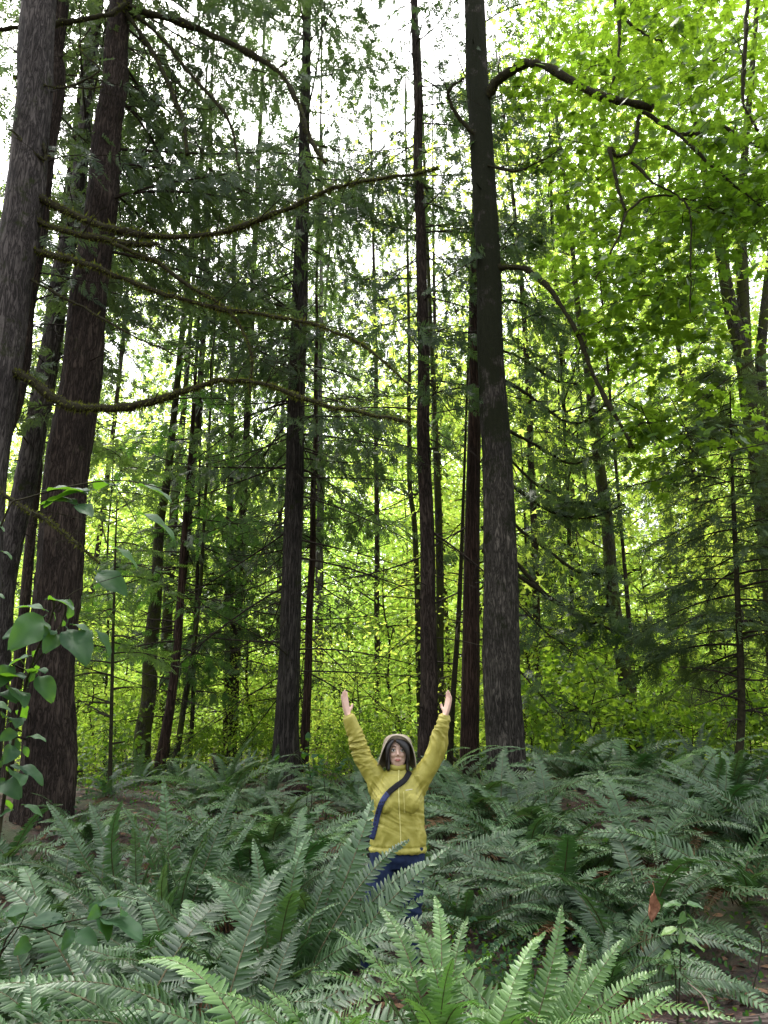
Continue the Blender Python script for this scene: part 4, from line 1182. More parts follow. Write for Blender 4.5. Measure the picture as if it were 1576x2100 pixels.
    for i in range(24):
        bed.append((-60 + 800 * ((i * .618 + .1) % 1), 5.2 + 3.6 * ((i * .755) % 1), r.uniform(.75, 1.0), 'L'))
    for i in range(14):
        bed.append((400 + 420 * ((i * .618 + .1) % 1), 8.6 + 3.6 * ((i * .755) % 1), r.uniform(.7, .95), 'L'))
    for i in range(9):
        bed.append((130 + 330 * ((i * .618 + .2) % 1), 9.2 + 2.6 * ((i * .755) % 1), r.uniform(.55, .75), 'L'))
    for i in range(8):
        bed.append((40 + 560 * ((i * .618 + .5) % 1), 3.8 + 1.0 * ((i * .755) % 1), r.uniform(.7, .9), 'L'))
    lab = {'R': ('grey-green sword fern among many alike in the thick bank right of the person', 'ferns of the right-hand bank'),
           'L': ('grey-green sword fern among many alike in the thick bed left of the person', 'ferns of the left-hand bed')}
    for i, (px, Y, s, k) in enumerate(bed):
        if px > 1280 and Y < 8.0: continue
        if 230 < px < 420 and 9.0 < Y < 11: continue
        if 190 < px < 300 and 7.6 < Y < 8.8: continue        # bare reddish soil shows here
        if abs(px - 815) < 60 and Y < 7: continue
        if 'L' == k and 700 < px and 4.5 < Y < 6.2: continue
        fern(lab[k][0], gpt(px, Y), 200 + i, 'fern_fresh' if i % 9 == 4 and Y > 8 else 'fern', 13 if Y > 7.5 else 15, s, lab[k][1])
    # ---- farther ferns at the edge of the wood, each one mesh
    tm = []
    for i in range(4):
        mb = MB(); rr = random.Random(i)
        for j in range(13):
            me, nm = FR.lod[(j * 3 + i) % len(FR.lod)]
            V = np.empty(len(me.vertices) * 3, np.float32); me.vertices.foreach_get('co', V); V = V.reshape(-1, 3)
            a = j * 2.4 + rr.uniform(-.3, .3); s = rr.uniform(.7, 1.1)
            Rm = np.array([[math.cos(a), -math.sin(a), 0], [math.sin(a), math.cos(a), 0], [0, 0, 1]])
            V = (V * s) @ Rm.T
            fs = {}
            for p in me.polygons: fs.setdefault((p.loop_total, p.material_index), []).append(tuple(p.vertices))
            t = np.empty(len(me.vertices), np.float32); me.attributes['tone'].data.foreach_get('value', t)
            n0 = mb.n; first = True
            for (sz, mi), ff in fs.items():
                if first:
                    mb.add(V, ff, mi, False, t); first = False
                else:
                    mb.loops.append((np.asarray(ff) + n0).ravel()); mb.sizes.append(np.full(len(ff), sz, np.int32)); mb.mi.append(np.full(len(ff), mi, np.int32)); mb.sm.append(np.zeros(len(ff), bool))
        tm.append(mb.mesh('fern_foliage', [M['rachis'], M['fern']]))
    for i in range(46):
        px = -40 + 1660 * ((i * .618) % 1); Y = 11.5 + 8 * ((i * .755) % 1)
        o = link('sword_fern', tm[i % 4]); o.location = gpt(px, Y); o.rotation_euler = (0, 0, r.uniform(0, 6)); s = r.uniform(.7, 1.0); o.scale = (s, s, s)
        side = 'left' if px < 815 else 'right'
        tag(o, 'distant sword fern among the trunks at the edge of the wood, ' + side + ' of the person', 'fern', 'distant ferns under the trees')


# ================================================================== SMALL PLANTS, LITTER
def leaf_plant(name, label, cat, loc, stems, leafsize, seed, mat='broad', tmpl=None, r0=.006, pairs=True, nleaf=7):
    """A shrub: woody stems (world waypoints) with each leaf stamped in one foliage part."""
    r = np.random.default_rng(seed)
    root = thing(name, label, cat, loc); base = np.asarray(loc, float)
    st = MB(); pos = []; xd = []; nr = []; sc = []
    for P in stems:
        C = spline(np.asarray(P) - base, 20)
        st.tube(C, np.linspace(r0, r0 * .4, 20), 6)
        k = 0
        for i in np.linspace(8, 19, nleaf).astype(int):
            t = C[min(i + 1, 19)] - C[i - 1]; t /= np.linalg.norm(t)
            for sd in ((-1, 1) if pairs else (1 if k % 2 else -1,)):
                a = np.cross(t, [0, 0, 1]); a /= np.linalg.norm(a) + 1e-6
                x = a * sd + t * r.uniform(.2, .8) + np.array([0, 0, r.uniform(-.5, .1)])
                ps = C[i] + x / np.linalg.norm(x) * .02
                st.tube([C[i], ps], [.0025, .0018], 4, cap=False)
                pos.append(ps); xd.append(x); nr.append(np.array([0, -.25, 1]) + r.normal(size=3) * .3); sc.append(leafsize * r.uniform(.65, 1.2))
            k += 1
        pos.append(C[-1]); xd.append(C[-1] - C[-3] + [0, 0, -.01]); nr.append(np.array([0, -.2, 1.])); sc.append(leafsize)
    st.obj('stem', M['limb'], root)
    lb = MB(); lb.stamp(tmpl or T_OV, pos, xd, nr, sc, 0, np.clip(.5 + r.normal(size=len(pos)) * .25, 0, 1), smooth=True)
    lb.obj('foliage', M[mat], root)
    return root


T_OVS = [tmpl_ovate(.25 + .02 * k, k) for k in range(4)]


def placed_leaves(name, label, cat, loc, stems, leaves, mat='broad', tmpl=None, r0=.004, wide=None):
    """Shrub with leaves put one by one: (base px, base py, tip px, tip py, depth, depth change, roll)."""
    root = thing(name, label, cat, loc); base = np.asarray(loc, float)
    st = MB()
    for P, rr in stems:
        C = spline(np.asarray(P) - base, 22); st.tube(C, np.linspace(rr, rr * .45, 22), 6)
    st.obj('stem', M['limb'], root)
    r = np.random.default_rng(len(leaves))
    lb = MB()
    for (x0, y0, x1, y1, Y, dY, roll) in leaves:
        a = at(x0, y0, Y); b = at(x1, y1, Y + dY); x = b - a; L = np.linalg.norm(x)
        n = np.array([0.0, -.35, 1.0]) + np.array([roll, 0, 0])
        if abs(roll) > 1.5: n = np.array([roll * .3, -1.0, .25])
        rib = np.array([[.45, .2, 1.0, .2, .45]] * 10) * .5; rib[::2] += [.22, .15, 0, .15, .22]      # pale midrib and side veins
        lb.stamp(tmpl or T_OVS[r.integers(0, 4)], [a - base], [x + np.array([0, 0, L * .12])], [n], [L * (.72 if abs(roll) > 1.5 else .86)], 0, np.clip(rib.ravel() + r.normal() * .3 + .1, 0, 1)[None], smooth=True)
        lb.tube([a - base - x * .12 + [0, 0, -.004], a - base], [.0015, .0012], 4, 0, cap=False)
    lb.obj('foliage', M[mat], root)
    return root


def build_plants():
    # left-edge shrub, close to the lens
    Y = 2.4
    g = np.array([at(-30, 1800, Y)[0], Y, 0.0])
    st = [([g, at(0, 1700, Y), at(20, 1560, Y), at(60, 1380, Y), at(110, 1250, Y), at(98, 1225, Y)], .006),
          ([at(60, 1380, Y), at(120, 1290, Y), at(138, 1240, Y)], .003),
          ([at(110, 1250, Y), at(160, 1210, Y), at(250, 1180, Y - .1)], .002),
          ([at(-20, 1640, Y), at(-60, 1300, Y + .1), at(10, 1060, Y), at(60, 1020, Y), at(230, 985, Y), at(370, 1010, Y)], .004),
          ([at(230, 985, Y), at(270, 1050, Y), at(300, 1120, Y)], .002)]
    lv = [(185, 1005, 70, 1025, Y, 0, .6), (95, 1005, 190, 998, Y, 0, .2), (160, 1033, 72, 1018, Y, 0, -.9), (160, 1035, 192, 1055, Y, -.1, 1.8),
          (240, 995, 190, 988, Y, .1, .2), (280, 993, 365, 1018, Y, 0, .6), (280, 1050, 375, 1095, Y, 0, .7), (230, 1120, 295, 1160, Y, 0, 1.2), (200, 1172, 268, 1225, Y, -.1, 1.7),
          (92, 1250, 20, 1235, Y, 0, .3), (100, 1228, 162, 1240, Y, -.05, .9), (80, 1290, 0, 1300, Y, -.1, .4), (90, 1265, 30, 1330, Y, -.15, .8), (115, 1295, 95, 1345, Y, -.1, 2.2),
          (140, 1290, 190, 1370, Y, -.12, 2.2), (150, 1280, 200, 1300, Y, 0, .6), (195, 1290, 240, 1345, Y, 0, 1.5), (140, 1270, 155, 1222, Y, 0, 1.2), (60, 1345, -5, 1370, Y, 0, .4),
          (30, 1365, -25, 1420, Y, -.1, .9), (-10, 1395, 60, 1370, Y, -.1, .5), (60, 1400, 80, 1365, Y, 0, 1.5), (20, 1410, 65, 1440, Y, -.1, .8), (80, 1385, 115, 1450, Y, -.05, 2.2),
          (10, 1470, 50, 1480, Y, -.1, .8), (-20, 1440, 30, 1455, Y, 0, .5), (60, 1510, 100, 1515, Y, 0, .6), (40, 1540, 10, 1500, Y, 0, 1.6), (30, 1530, 15, 1570, Y, -.1, 2.2), (50, 1530, 60, 1560, Y, 0, 1.8),
          (20, 1580, 60, 1600, Y, -.1, .9), (40, 1570, 100, 1605, Y, 0, .7), (10, 1600, 40, 1640, Y, -.1, 1.7), (50, 1650, 95, 1672, Y, 0, .5), (-10, 1600, 15, 1625, Y, 0, 1.4),
          (-30, 1060, 18, 1085, Y, 0, .9), (5, 1130, 30, 1145, Y, 0, 1.4), (-25, 1215, 15, 1222, Y, 0, .5)]
    q = random.Random(12)
    for sx, sy in [(10, 1640), (15, 1600), (20, 1570), (30, 1540), (35, 1500), (45, 1450), (55, 1410), (60, 1380), (80, 1330), (95, 1290), (110, 1255), (130, 1270), (20, 1480), (0, 1420), (70, 1360), (25, 1660), (5, 1560)]:
        a_ = q.uniform(-2.6, .6); L_ = q.uniform(24, 48)
        lv.append((sx, sy, sx + L_ * math.cos(a_), sy - L_ * math.sin(a_) * .6, Y, q.uniform(-.1, .1), q.uniform(-.5, 1.4)))
    placed_leaves('leafy_shrub', 'thin shrub with oval blue-green leaves close to the camera at the left edge', 'shrub', g, st, lv)
    Y = 3.0
    g = np.array([at(-40, 2050, Y)[0], Y, 0.0])
    st = [([g, at(0, 1960, Y), at(90, 1905, Y), at(190, 1880, Y), at(250, 1870, Y)], .004), ([at(0, 1960, Y), at(40, 1900, Y), at(60, 1860, Y)], .003), ([at(90, 1905, Y), at(150, 1930, Y)], .003)]
    lv = [(5, 1880, 75, 1855, Y, 0, .4), (10, 1870, 40, 1895, Y, 0, .8), (205, 1860, 185, 1895, Y, -.1, 2.2), (200, 1855, 270, 1850, Y, 0, .5), (245, 1860, 265, 1875, Y, -.1, 1.5), (210, 1885, 305, 1910, Y, -.1, .7),
          (200, 1880, 235, 1925, Y, -.1, .9), (130, 1890, 45, 1880, Y, 0, .3), (100, 1890, 135, 1880, Y, 0, .6), (150, 1905, 130, 1960, Y, -.1, 2.2), (160, 1910, 200, 1945, Y, -.1, 1.9), (60, 1925, 40, 1960, Y, -.1, 1.5), (90, 1910, 40, 1905, Y, 0, .4),
          (0, 1920, 30, 1900, Y, 0, .6), (20, 1935, -10, 1950, Y, 0, .5), (180, 1870, 210, 1845, Y, 0, .7)]
    placed_leaves('leafy_shrub', 'low green leafy shrub among dark fern fronds at bottom left', 'shrub', g, st, lv)
    # bright plant lower right
    Y = 5.2
    g = gpt(1390, 5.2)
    st = [([g, at(1396, 1960, Y), at(1398, 1900, Y), at(1405, 1860, Y)], .005), ([g, at(1385, 1990, Y), at(1378, 1950, Y)], .004)]
    lv = [(1400, 1855, 1355, 1853, Y, 0, .2), (1408, 1855, 1448, 1858, Y, 0, .3), (1405, 1870, 1398, 1905, Y, -.1, 2.0), (1410, 1875, 1440, 1905, Y, -.1, 1.4), (1402, 1905, 1448, 1925, Y, 0, .7), (1398, 1908, 1402, 1945, Y, -.1, 2.0),
          (1390, 1905, 1350, 1915, Y, 0, .5), (1365, 1930, 1348, 1910, Y, 0, 1.2), (1375, 1950, 1365, 1975, Y, -.1, 2.2), (1380, 1950, 1420, 1965, Y, 0, .8), (1380, 1972, 1400, 1985, Y, 0, .9), (1378, 1985, 1370, 2000, Y, -.1, 1.8), (1385, 1985, 1402, 2010, Y, -.1, 1.8), (1410, 1930, 1455, 1945, Y, .1, .6)]
    placed_leaves('leafy_plant', 'small bright green leafy plant at the edge of the bare soil on the right', 'plant', g, st, lv, mat='fern_fresh')
    # saplings with pale round leaves behind the person, left
    for (px, Y, label, wp) in ((665, 9.5, 'thin sapling with pale rounded leaves just left of the person\'s raised right arm', [(668, 1640), (662, 1580), (650, 1545), (575, 1548)]),
                               (620, 9.0, 'low sprig with pale paired leaves at the foot of the grey cedar', [(640, 1640), (632, 1560), (632, 1520)])):
        g = gpt(px, Y)
        leaf_plant('sapling', label, 'sapling', g, [[g] + [at(a, b, Y) for a, b in wp], [g, at(px + 15, 1600, Y), at(px + 35, 1565, Y)]], .10, px, nleaf=6, tmpl=T_OVW)
    # hanging dry leaf
    p = at(1341, 1832, 5.35)
    mb = MB(); r = np.random.default_rng(9)
    u = np.linspace(0, 1, 12); v = np.linspace(-1, 1, 9)
    wv = np.interp(u, [0, .12, .35, .6, .85, 1], [.004, .022, .040, .036, .022, .004])
    V = []
    for i, a in enumerate(u):
        for b in v:
            ang = b * 1.5
            V.append([wv[i] * math.sin(ang) * 1.0 + .006 * math.sin(a * 9 + b * 3), wv[i] * (math.cos(ang) - .6) * .8 + .004 * math.sin(b * 7 + a * 11), -.165 * a + .006 * math.sin(b * 9)])
    n = 9; Fq = [(i * n + j, i * n + j + 1, (i + 1) * n + j + 1, (i + 1) * n + j) for i in range(11) for j in range(8)]
    mb.add(V, Fq); mb.tube([[0, 0, 0], [.004, 0, .03], [-.006, .01, .06]], [.0022, .0018, .0015], 5)
    dl = mb.obj('dry_leaf', noise_mat('dry_brown_leaf', (.16, .06, .032), (.38, .19, .11), 40, .6, .3, .5, .004))
    dl.location = p; dl.rotation_euler = (0.1, .12, .3)
    tag(dl, 'curled dry brown leaf hanging among the ferns on the right', 'leaf')
    # stick on the soil, bottom right
    mb = MB(); P = spline([at(1265, 2078, 5.25), at(1380, 2080, 5.25), at(1480, 2082, 5.22), at(1640, 2078, 5.25)], 26)
    P[:, 2] = ground_h(P[:, 0], P[:, 1]) + .035
    c = P.mean(0); mb.tube(P - c, np.linspace(.028, .046, 26), 12, 0, rough=.05, seed=3); mb.tube([P[10] - c, P[10] - c + [.04, -.05, .08]], [.012, .008], 6)
    o = mb.obj('fallen_branch', bark_mat('weathered_wood', (.12, .09, .075), (.30, .24, .21), (4, 30, 30), .6)); o.location = c
    tag(o, 'weathered fallen branch lying on the bare soil in the bottom right corner', 'branch')
    # fallen log behind the person
    mb = MB(); P = spline([at(590, 1606, 12.4), at(680, 1602, 12.2), at(760, 1598, 12.0), at(840, 1600, 11.8)], 22); P[:, 2] = ground_h(P[:, 0], P[:, 1]) + .08
    c = P.mean(0); mb.tube(P - c, np.linspace(.10, .075, 22), 14, 0, rough=.05, seed=4)
    o = mb.obj('fallen_log', M['bark_red']); o.location = c
    tag(o, 'fallen mossy log on the ground behind the person, left of the jacket', 'log')
    mb = MB(); P = spline([at(925, 1555, 13.4), at(955, 1575, 13.3), at(1000, 1592, 13.2)], 12); P[:, 2] = ground_h(P[:, 0], P[:, 1]) + np.linspace(.5, .1, 12)
    c = P.mean(0); mb.tube(P - c, np.linspace(.03, .05, 12), 8, 0, rough=.06, seed=4)
    o = mb.obj('fallen_branch', M['limb']); o.location = c
    tag(o, 'dark fallen branch propped between the slender trunk and the reddish trunk', 'branch')
    # snag by the dim trunk
    mb = MB(); g = gpt(448, 13.5); mb.tube([[0, 0, -.2], [-.02, 0, .25], [-.10, 0, .55]], [.07, .06, .045], 9, rough=.12, seed=6)
    o = mb.obj('broken_stump', M['limb']); o.location = g; tag(o, 'small broken black stump in front of the dim shaded trunk', 'stump')
    # thin wands near the bare soil
    mb = MB(); P = spline([at(1410, 2015, 4.6), at(1440, 2040, 4.55), at(1455, 2070, 4.5), at(1452, 2110, 4.5)], 14); c = P[-1].copy(); mb.tube(P - c, .004, 5)
    o = mb.obj('dead_twig', noise_mat('pale_twig', (.16, .12, .09), (.26, .2, .16), 30)); o.location = c; tag(o, 'pale curved bare twig standing by the fallen branch at bottom right', 'twig')
    mb = MB(); P = spline([gpt(1535, 5.6), at(1562, 1950, 5.6), at(1556, 1910, 5.6)], 10); c = P[0].copy(); mb.tube(P - c, .005, 5)
    o = mb.obj('dead_twig', M['twig']); o.location = c; tag(o, 'dark thin bare twig leaning at the right edge above the bare soil', 'twig')
    # white scrap on the ground
    mb = MB(); r = np.random.default_rng(2)
    V = r.normal(size=(14, 3)) * [.022, .018, .02]; V[:, 2] = abs(V[:, 2])
    import bmesh
    bm = bmesh.new(); [bm.verts.new(v) for v in V]; bmesh.ops.convex_hull(bm, input=bm.verts)
    me = bpy.data.meshes.new('white_scrap'); bm.to_mesh(me); bm.free()
    me.materials.append(noise_mat('white_paper', (.6, .62, .65), (.8, .8, .82), 60)); o = link('paper_scrap', me); o.location = at(652, 2034, 4.4)
    o.location.z = float(ground_h(o.location.x, o.location.y)) + .01; tag(o, 'small crumpled white scrap on the ground between the front ferns', 'litter')
    # litter and ground cover
    r = np.random.default_rng(8); mb = MB(); n = 9000
    px = r.uniform(-100, 1680, n); Y = 3.0 + 12 * r.random(n) ** 1.4
    t = Y * CP - 1.3 * SP; x = (px - 788) / F * t
    pos = np.stack([x, Y, ground_h(x, Y) + r.uniform(.004, .03, n)], 1)
    mb.stamp(T_RH, pos, np.column_stack([r.normal(size=(n, 2)), r.normal(size=n) * .2]), np.array([0, 0, 1.]) + r.normal(size=(n, 3)) * .35, r.uniform(.03, .10, n), 0, r.random(n))
    for _ in range(700):
        i = r.integers(0, n); a = r.uniform(0, 6.3); L = r.uniform(.05, .3)
        mb.tube([pos[i], pos[i] + [L * math.cos(a), L * math.sin(a), r.uniform(0, .03)]], [.003, .002], 3, 1, cap=False)
    o = mb.obj('leaf_litter', [leaf_mat('litter', (.045, .024, .015), (.20, .115, .065), (.1, .05, .02), .05, .8, .2, 0), M['twig']])
    tag(o, 'brown dead leaves and small sticks strewn over the forest floor', 'litter', kind='stuff')
    mb = MB(); cs = []; rs = []
    for (x0, x1, Y0, Y1, n, h) in ((900, 1150, 5.4, 8.2, 120, .22), (600, 900, 6.5, 11, 90, .2), (60, 640, 5, 11, 130, .15), (1150, 1600, 6, 10, 110, .2), (1380, 1600, 4.9, 6.0, 26, .03), (150, 500, 9.5, 14, 60, .25), (600, 1000, 11, 15, 60, .25), (300, 800, 3.6, 5.0, 40, .1)):
        for _ in range(n):
            cs.append(gpt(r.uniform(x0, x1), r.uniform(Y0, Y1), h * r.random() + .02)); rs.append(r.uniform(.12, .28))
    leaf_plates(mb, cs, rs, 420, .042, r, T_SM, 0, .3, .4, .4, .25)
    o = mb.obj('ground_cover', [M['broad']]); tag(o, 'small dark green ivy-like leaves carpeting the soil under the ferns', 'ground cover', kind='stuff')

# ================================================================== PERSON
def ring_loft(mb, rings, sides=24, mat=0):
    """rings: (x, y, z, rx, ry) along a limb; the cross sections stay level. Closed at both ends."""
    R = np.asarray(rings, float); th = np.arange(sides) * 2 * PI / sides
    n = len(R)
    V = np.stack([R[:, 0:1] + R[:, 3:4] * np.cos(th), R[:, 1:2] + R[:, 4:5] * np.sin(th), R[:, 2:3] + 0 * th], -1).reshape(-1, 3)
    i = np.arange(n - 1)[:, None] * sides; j = np.arange(sides)[None]; k = (j + 1) % sides
    Fq = np.stack([i + j, i + k, i + sides + k, i + sides + j], -1).reshape(-1, 4)
    up = R[-1, 2] > R[0, 2]
    if not up: Fq = Fq[:, ::-1]
    mb.add(V, Fq, mat)
    b = mb.n - n * sides
    lo = np.arange(b, b + sides)[::-1]; hi = np.arange(b + (n - 1) * sides, b + n * sides)
    if not up: lo, hi = lo[::-1], hi[::-1]
    for f in (lo, hi):
        mb.loops.append(f); mb.sizes.append(np.array([sides], np.int32)); mb.mi.append(np.array([mat], np.int32)); mb.sm.append(np.array([True]))


def limb(mb, P, rad, sides=20, n=30, flat=None):
    C = spline(P, n); r = np.interp(np.linspace(0, 1, n), np.linspace(0, 1, len(rad)), rad)
    # rounded ends
    mb.tube(np.vstack([C[0] + (C[0] - C[1]) * .3, C, C[-1] + (C[-1] - C[-2]) * .3]), np.concatenate([[r[0] * .6], r, [r[-1] * .6]]), sides)


def ellip(mb, c, rad, nu=24, nv=16):
    u = np.arange(nu) * 2 * PI / nu; v = np.linspace(-PI / 2 + .05, PI / 2 - .05, nv)
    ring_loft(mb, [(c[0], c[1], c[2] + rad[2] * math.sin(a), rad[0] * math.cos(a), rad[1] * math.cos(a)) for a in v], nu)


def remesh(mb, voxel, smooth, name):
    """Union of the pieces as one continuous skin."""
    me = mb.mesh(name + '_raw', [])
    o = bpy.data.objects.new(name + '_raw', me); COL.objects.link(o)
    m = o.modifiers.new('r', 'REMESH'); m.mode = 'VOXEL'; m.voxel_size = voxel; m.use_smooth_shade = True
    if smooth:
        s = o.modifiers.new('s', 'SMOOTH'); s.factor = .5; s.iterations = smooth
    dg = bpy.context.evaluated_depsgraph_get(); dg.update()
    out = bpy.data.meshes.new_from_object(o.evaluated_get(dg)); out.name = name
    bpy.data.objects.remove(o); bpy.data.meshes.remove(me)
    for p in out.polygons: p.use_smooth = True
    return out


def get_co(me):
    V = np.empty(len(me.vertices) * 3, np.float32); me.vertices.foreach_get('co', V); return V.reshape(-1, 3).astype(float)


def set_co(me, V):
    me.vertices.foreach_set('co', V.astype(np.float32).ravel()); me.update()


def get_no(me):
    V = np.empty(len(me.vertices) * 3, np.float32); me.vertices.foreach_get('normal', V); return V.reshape(-1, 3).astype(float)


def hand(mb, wrist, tip, palm_n, thumb_side, curl=.12):
    """Palm, four fingers of different length and a thumb. palm_n: the way the palm faces."""
    w = np.asarray(wrist, float); t = np.asarray(tip, float); d = t - w; L = np.linalg.norm(d); d /= L
    pn = np.asarray(palm_n, float); pn -= d * pn.dot(d); pn /= np.linalg.norm(pn)
    s = np.cross(d, pn) * thumb_side
    pw = L * .215; pl = L * .50
    # palm: flattened tube made of several side-by-side metacarpals
    for k, q in enumerate((-.78, -.26, .26, .78)):
        base = w + s * q * pw * .62
        kn = w + d * pl * (1.0 - .05 * abs(q - .2)) + s * q * pw
        limb(mb, [base, (base + kn) / 2 - pn * .002, kn], [.0125, .013, .0105], 12, 10)
        fl = L * (.42, .50, .46, .36)[3 - k] * .98
        sp = d + s * q * .20 + s * .0
        c = curl * (1 + .35 * (3 - k))
        p1 = kn + sp * fl * .40 + pn * fl * .05 * c * 4
        p2 = p1 + (sp * (1 - c) + pn * c * 1.6) * fl * .32
        p3 = p2 + (sp * (1 - 1.6 * c) + pn * c * 2.6) * fl * .26
        limb(mb, [kn - d * .006, p1, p2, p3], [.0098, .0088, .0082, .0066], 10, 16)
    tb = w + d * pl * .30 + s * pw * .78
    t1 = tb + (d * .55 + s * .75 + pn * .35) * L * .16
    t2 = t1 + (d * .85 + s * .42 + pn * .3) * L * .15
    limb(mb, [w + d * pl * .1 + s * pw * .35, tb, t1, t2], [.014, .0135, .0105, .008], 10, 16)


def build_person():
    D = 5.7
    g = gpt(818, D)
    root = thing('person', 'person in a yellow-green jacket and navy trousers, both arms raised among the ferns', 'person', g)
    zg = g[2]
    # ---- materials
    skin = noise_mat('skin', (.60, .39, .30), (.68, .47, .37), 12, .5, .4, .04, .002)
    lipm = noise_mat('lips', (.42, .15, .13), (.48, .19, .16), 30, .4, .4, 0)
    hairm = noise_mat('black_hair', (.008, .007, .007), (.022, .019, .018), 90, .38, .5, .5, .004, stretch=(1, 1, .06))
    jm = noise_mat('yellow_shell_fabric', (.29, .262, .042), (.41, .37, .078), 14, .5, .4, .5, .012, 5)
    jlight = noise_mat('pale_yellow_zip', (.56, .52, .16), (.66, .62, .24), 60, .5, .4, .2, .002)
    pm = noise_mat('navy_denim', (.008, .015, .042), (.016, .030, .075), 40, .8, .2, .3, .003)
    hatm = noise_mat('beige_hat_cloth', (.22, .18, .13), (.35, .30, .23), 45, .9, .1, .5, .004)
    hatin = noise_mat('hat_lining', (.20, .16, .13), (.30, .25, .21), 45, .9, .1, .4, .004)
    white = noise_mat('eye_white', (.75, .74, .72), (.82, .81, .8), 10, .2, .5, 0)
    iris = noise_mat('dark_brown_iris', (.02, .010, .006), (.05, .025, .012), 60, .15, .6, 0)
    # local frame: x to the viewer's right, -y toward the camera, z up. Heights from the photo.
    # ---- body
    sh = {-1: np.array([-.150, .0, 1.275]), 1: np.array([.150, .0, 1.265])}
    el = {-1: np.array([-.262, -.02, 1.470]), 1: np.array([.268, -.02, 1.455])}
    wr = {-1: np.array([-.352, -.06, 1.705]), 1: np.array([.338, -.06, 1.705])}
    tp = {-1: np.array([-.392, -.07, 1.885]), 1: np.array([.385, -.07, 1.885])}
    hip = {-1: np.array([-.088, .0, .80]), 1: np.array([.092, .0, .80])}
    kn = {-1: np.array([-.165, -.05, .43]), 1: np.array([.085, -.02, .43])}
    an = {-1: np.array([-.20, .03, .07]), 1: np.array([.075, .04, .07])}
    hc = np.array([0.0, -.035, 1.455])          # head centre
    b = MB()
    ring_loft(b, [(0, 0, .74, .13, .085), (0, 0, .80, .165, .105), (0, 0, .88, .165, .105), (0, 0, .98, .142, .09), (0, 0, 1.06, .143, .092), (0, -.01, 1.15, .158, .105), (0, -.005, 1.22, .165, .098), (0, 0, 1.28, .15, .085), (0, 0, 1.315, .10, .07), (0, 0, 1.335, .055, .055)], 28)
    ring_loft(b, [(0, .0, 1.28, .056, .056), (0, -.005, 1.33, .048, .050), (0, -.012, 1.37, .047, .052), (0, -.018, 1.42, .050, .055)], 20)
    for s in (-1, 1):
        limb(b, [sh[s] * [.75, 1, 1] + [0, 0, -.03], sh[s], (sh[s] + el[s]) / 2, el[s], (el[s] * .6 + wr[s] * .4), wr[s]], [.055, .058, .043, .036, .036, .0235], 18, 36)
        limb(b, [hip[s] + [0, 0, .04], hip[s] * .55 + kn[s] * .45, kn[s], kn[s] * .6 + an[s] * .4 + [0, .02, 0], an[s]], [.085, .082, .056, .054, .034], 18, 40)
        limb(b, [an[s] + [0, .035, -.035], an[s] + [0, -.06, -.045], an[s] + [s * .01, -.15, -.052]], [.030, .030, .022], 12, 12)
    # arms: left one shows its edge, the palm turned in; right one its back/edge
    hand(b, wr[-1], tp[-1], (1, -.5, 0), 1, .05)
    hand(b, wr[1], tp[1], (-1, -.4, 0), -1, .10)
    # head: skull, jaw, face
    ellip(b, hc + [0, .012, .022], (.072, .088, .088))
    ring_loft(b, [(0, -.055, 1.352, .020, .020), (0, -.052, 1.362, .036, .034), (0, -.045, 1.385, .051, .050), (0, -.038, 1.415, .062, .062), (0, -.032, 1.455, .068, .070), (0, -.028, 1.49, .069, .072), (0, -.02, 1.52, .060, .064)], 26)
    # nose, brow, lips, cheeks, ears
    fy = -.105
    limb(b, [hc + [0, -.066, .022], hc + [0, -.078, .0], hc + [0, -.089, -.020]], [.0075, .009, .0105], 10, 10)
    for s in (-1, 1):
        ellip(b, hc + [s * .010, -.077, -.024], (.0075, .008, .006), 10, 8)
        ellip(b, hc + [s * .030, -.055, -.018], (.020, .015, .018), 14, 10)
        limb(b, [hc + [s * .012, -.068, .034], hc + [s * .030, -.066, .039], hc + [s * .050, -.050, .032]], [.007, .0075, .006], 10, 10)
        ellip(b, hc + [s * .070, .005, -.005], (.008, .017, .030), 12, 10)
    limb(b, [hc + [-.022, -.064, -.050], hc + [-.008, -.073, -.0465], hc + [0, -.0735, -.0475], hc + [.008, -.073, -.0465], hc + [.022, -.064, -.050]], [.0025, .0045, .004, .0045, .0025], 10, 16)
    limb(b, [hc + [-.020, -.064, -.053], hc + [0, -.0725, -.0585], hc + [.020, -.064, -.053]], [.0025, .0050, .0025], 10, 14)
    me = remesh(b, .0042, 3, 'body')
    V = get_co(me)
    for s in (-1, 1):                            # eye sockets
        c = hc + [s * .030, -.072, .012]
        q = (((V - c) / [.020, .028, .013]) ** 2).sum(1)
        V[:, 1] += .0085 * np.exp(-q)
    set_co(me, V)
    me.materials.clear(); me.materials.append(skin); me.materials.append(lipm)
    for p in me.polygons:
        c = p.center
        dx = c.x - hc[0]; dz = c.z - hc[2]
        if c.y < hc[1] - .055 and abs(dx) < .019:
            up = -.0455 - .10 * abs(dx) - (.002 * (1 - min(1, abs(dx) / .006)) if abs(dx) < .006 else 0); lo = -.0608 + 20 * dx * dx
            if lo < dz < up: p.material_index = 1
    link('body', me, root)
    # ---- face details
    for s in (-1, 1):
        e = MB(); ellip(e, (0, 0, 0), (.0135, .0135, .0125), 20, 16)
        eo = e.obj('eye', [white], root); eo.location = hc + [s * .030, -.0635, .011]
        ir = MB(); th = np.arange(20) * 2 * PI / 20
        V = [[0, -.0146, 0]] + [[.0062 * math.cos(t), -.0131, .0062 * math.sin(t)] for t in th]
        ir.add(V, [(0, 1 + (i + 1) % 20, 1 + i) for i in range(20)]); ir.obj('iris', [iris], eo)
        lid = MB(); C = [hc + [s * (.030 + a), -.0655 - .011 * math.cos(a / .016 * 1.35), .0105 + .0085 * math.cos(a / .016 * 1.35)] for a in np.linspace(-.0155, .0155, 9)]
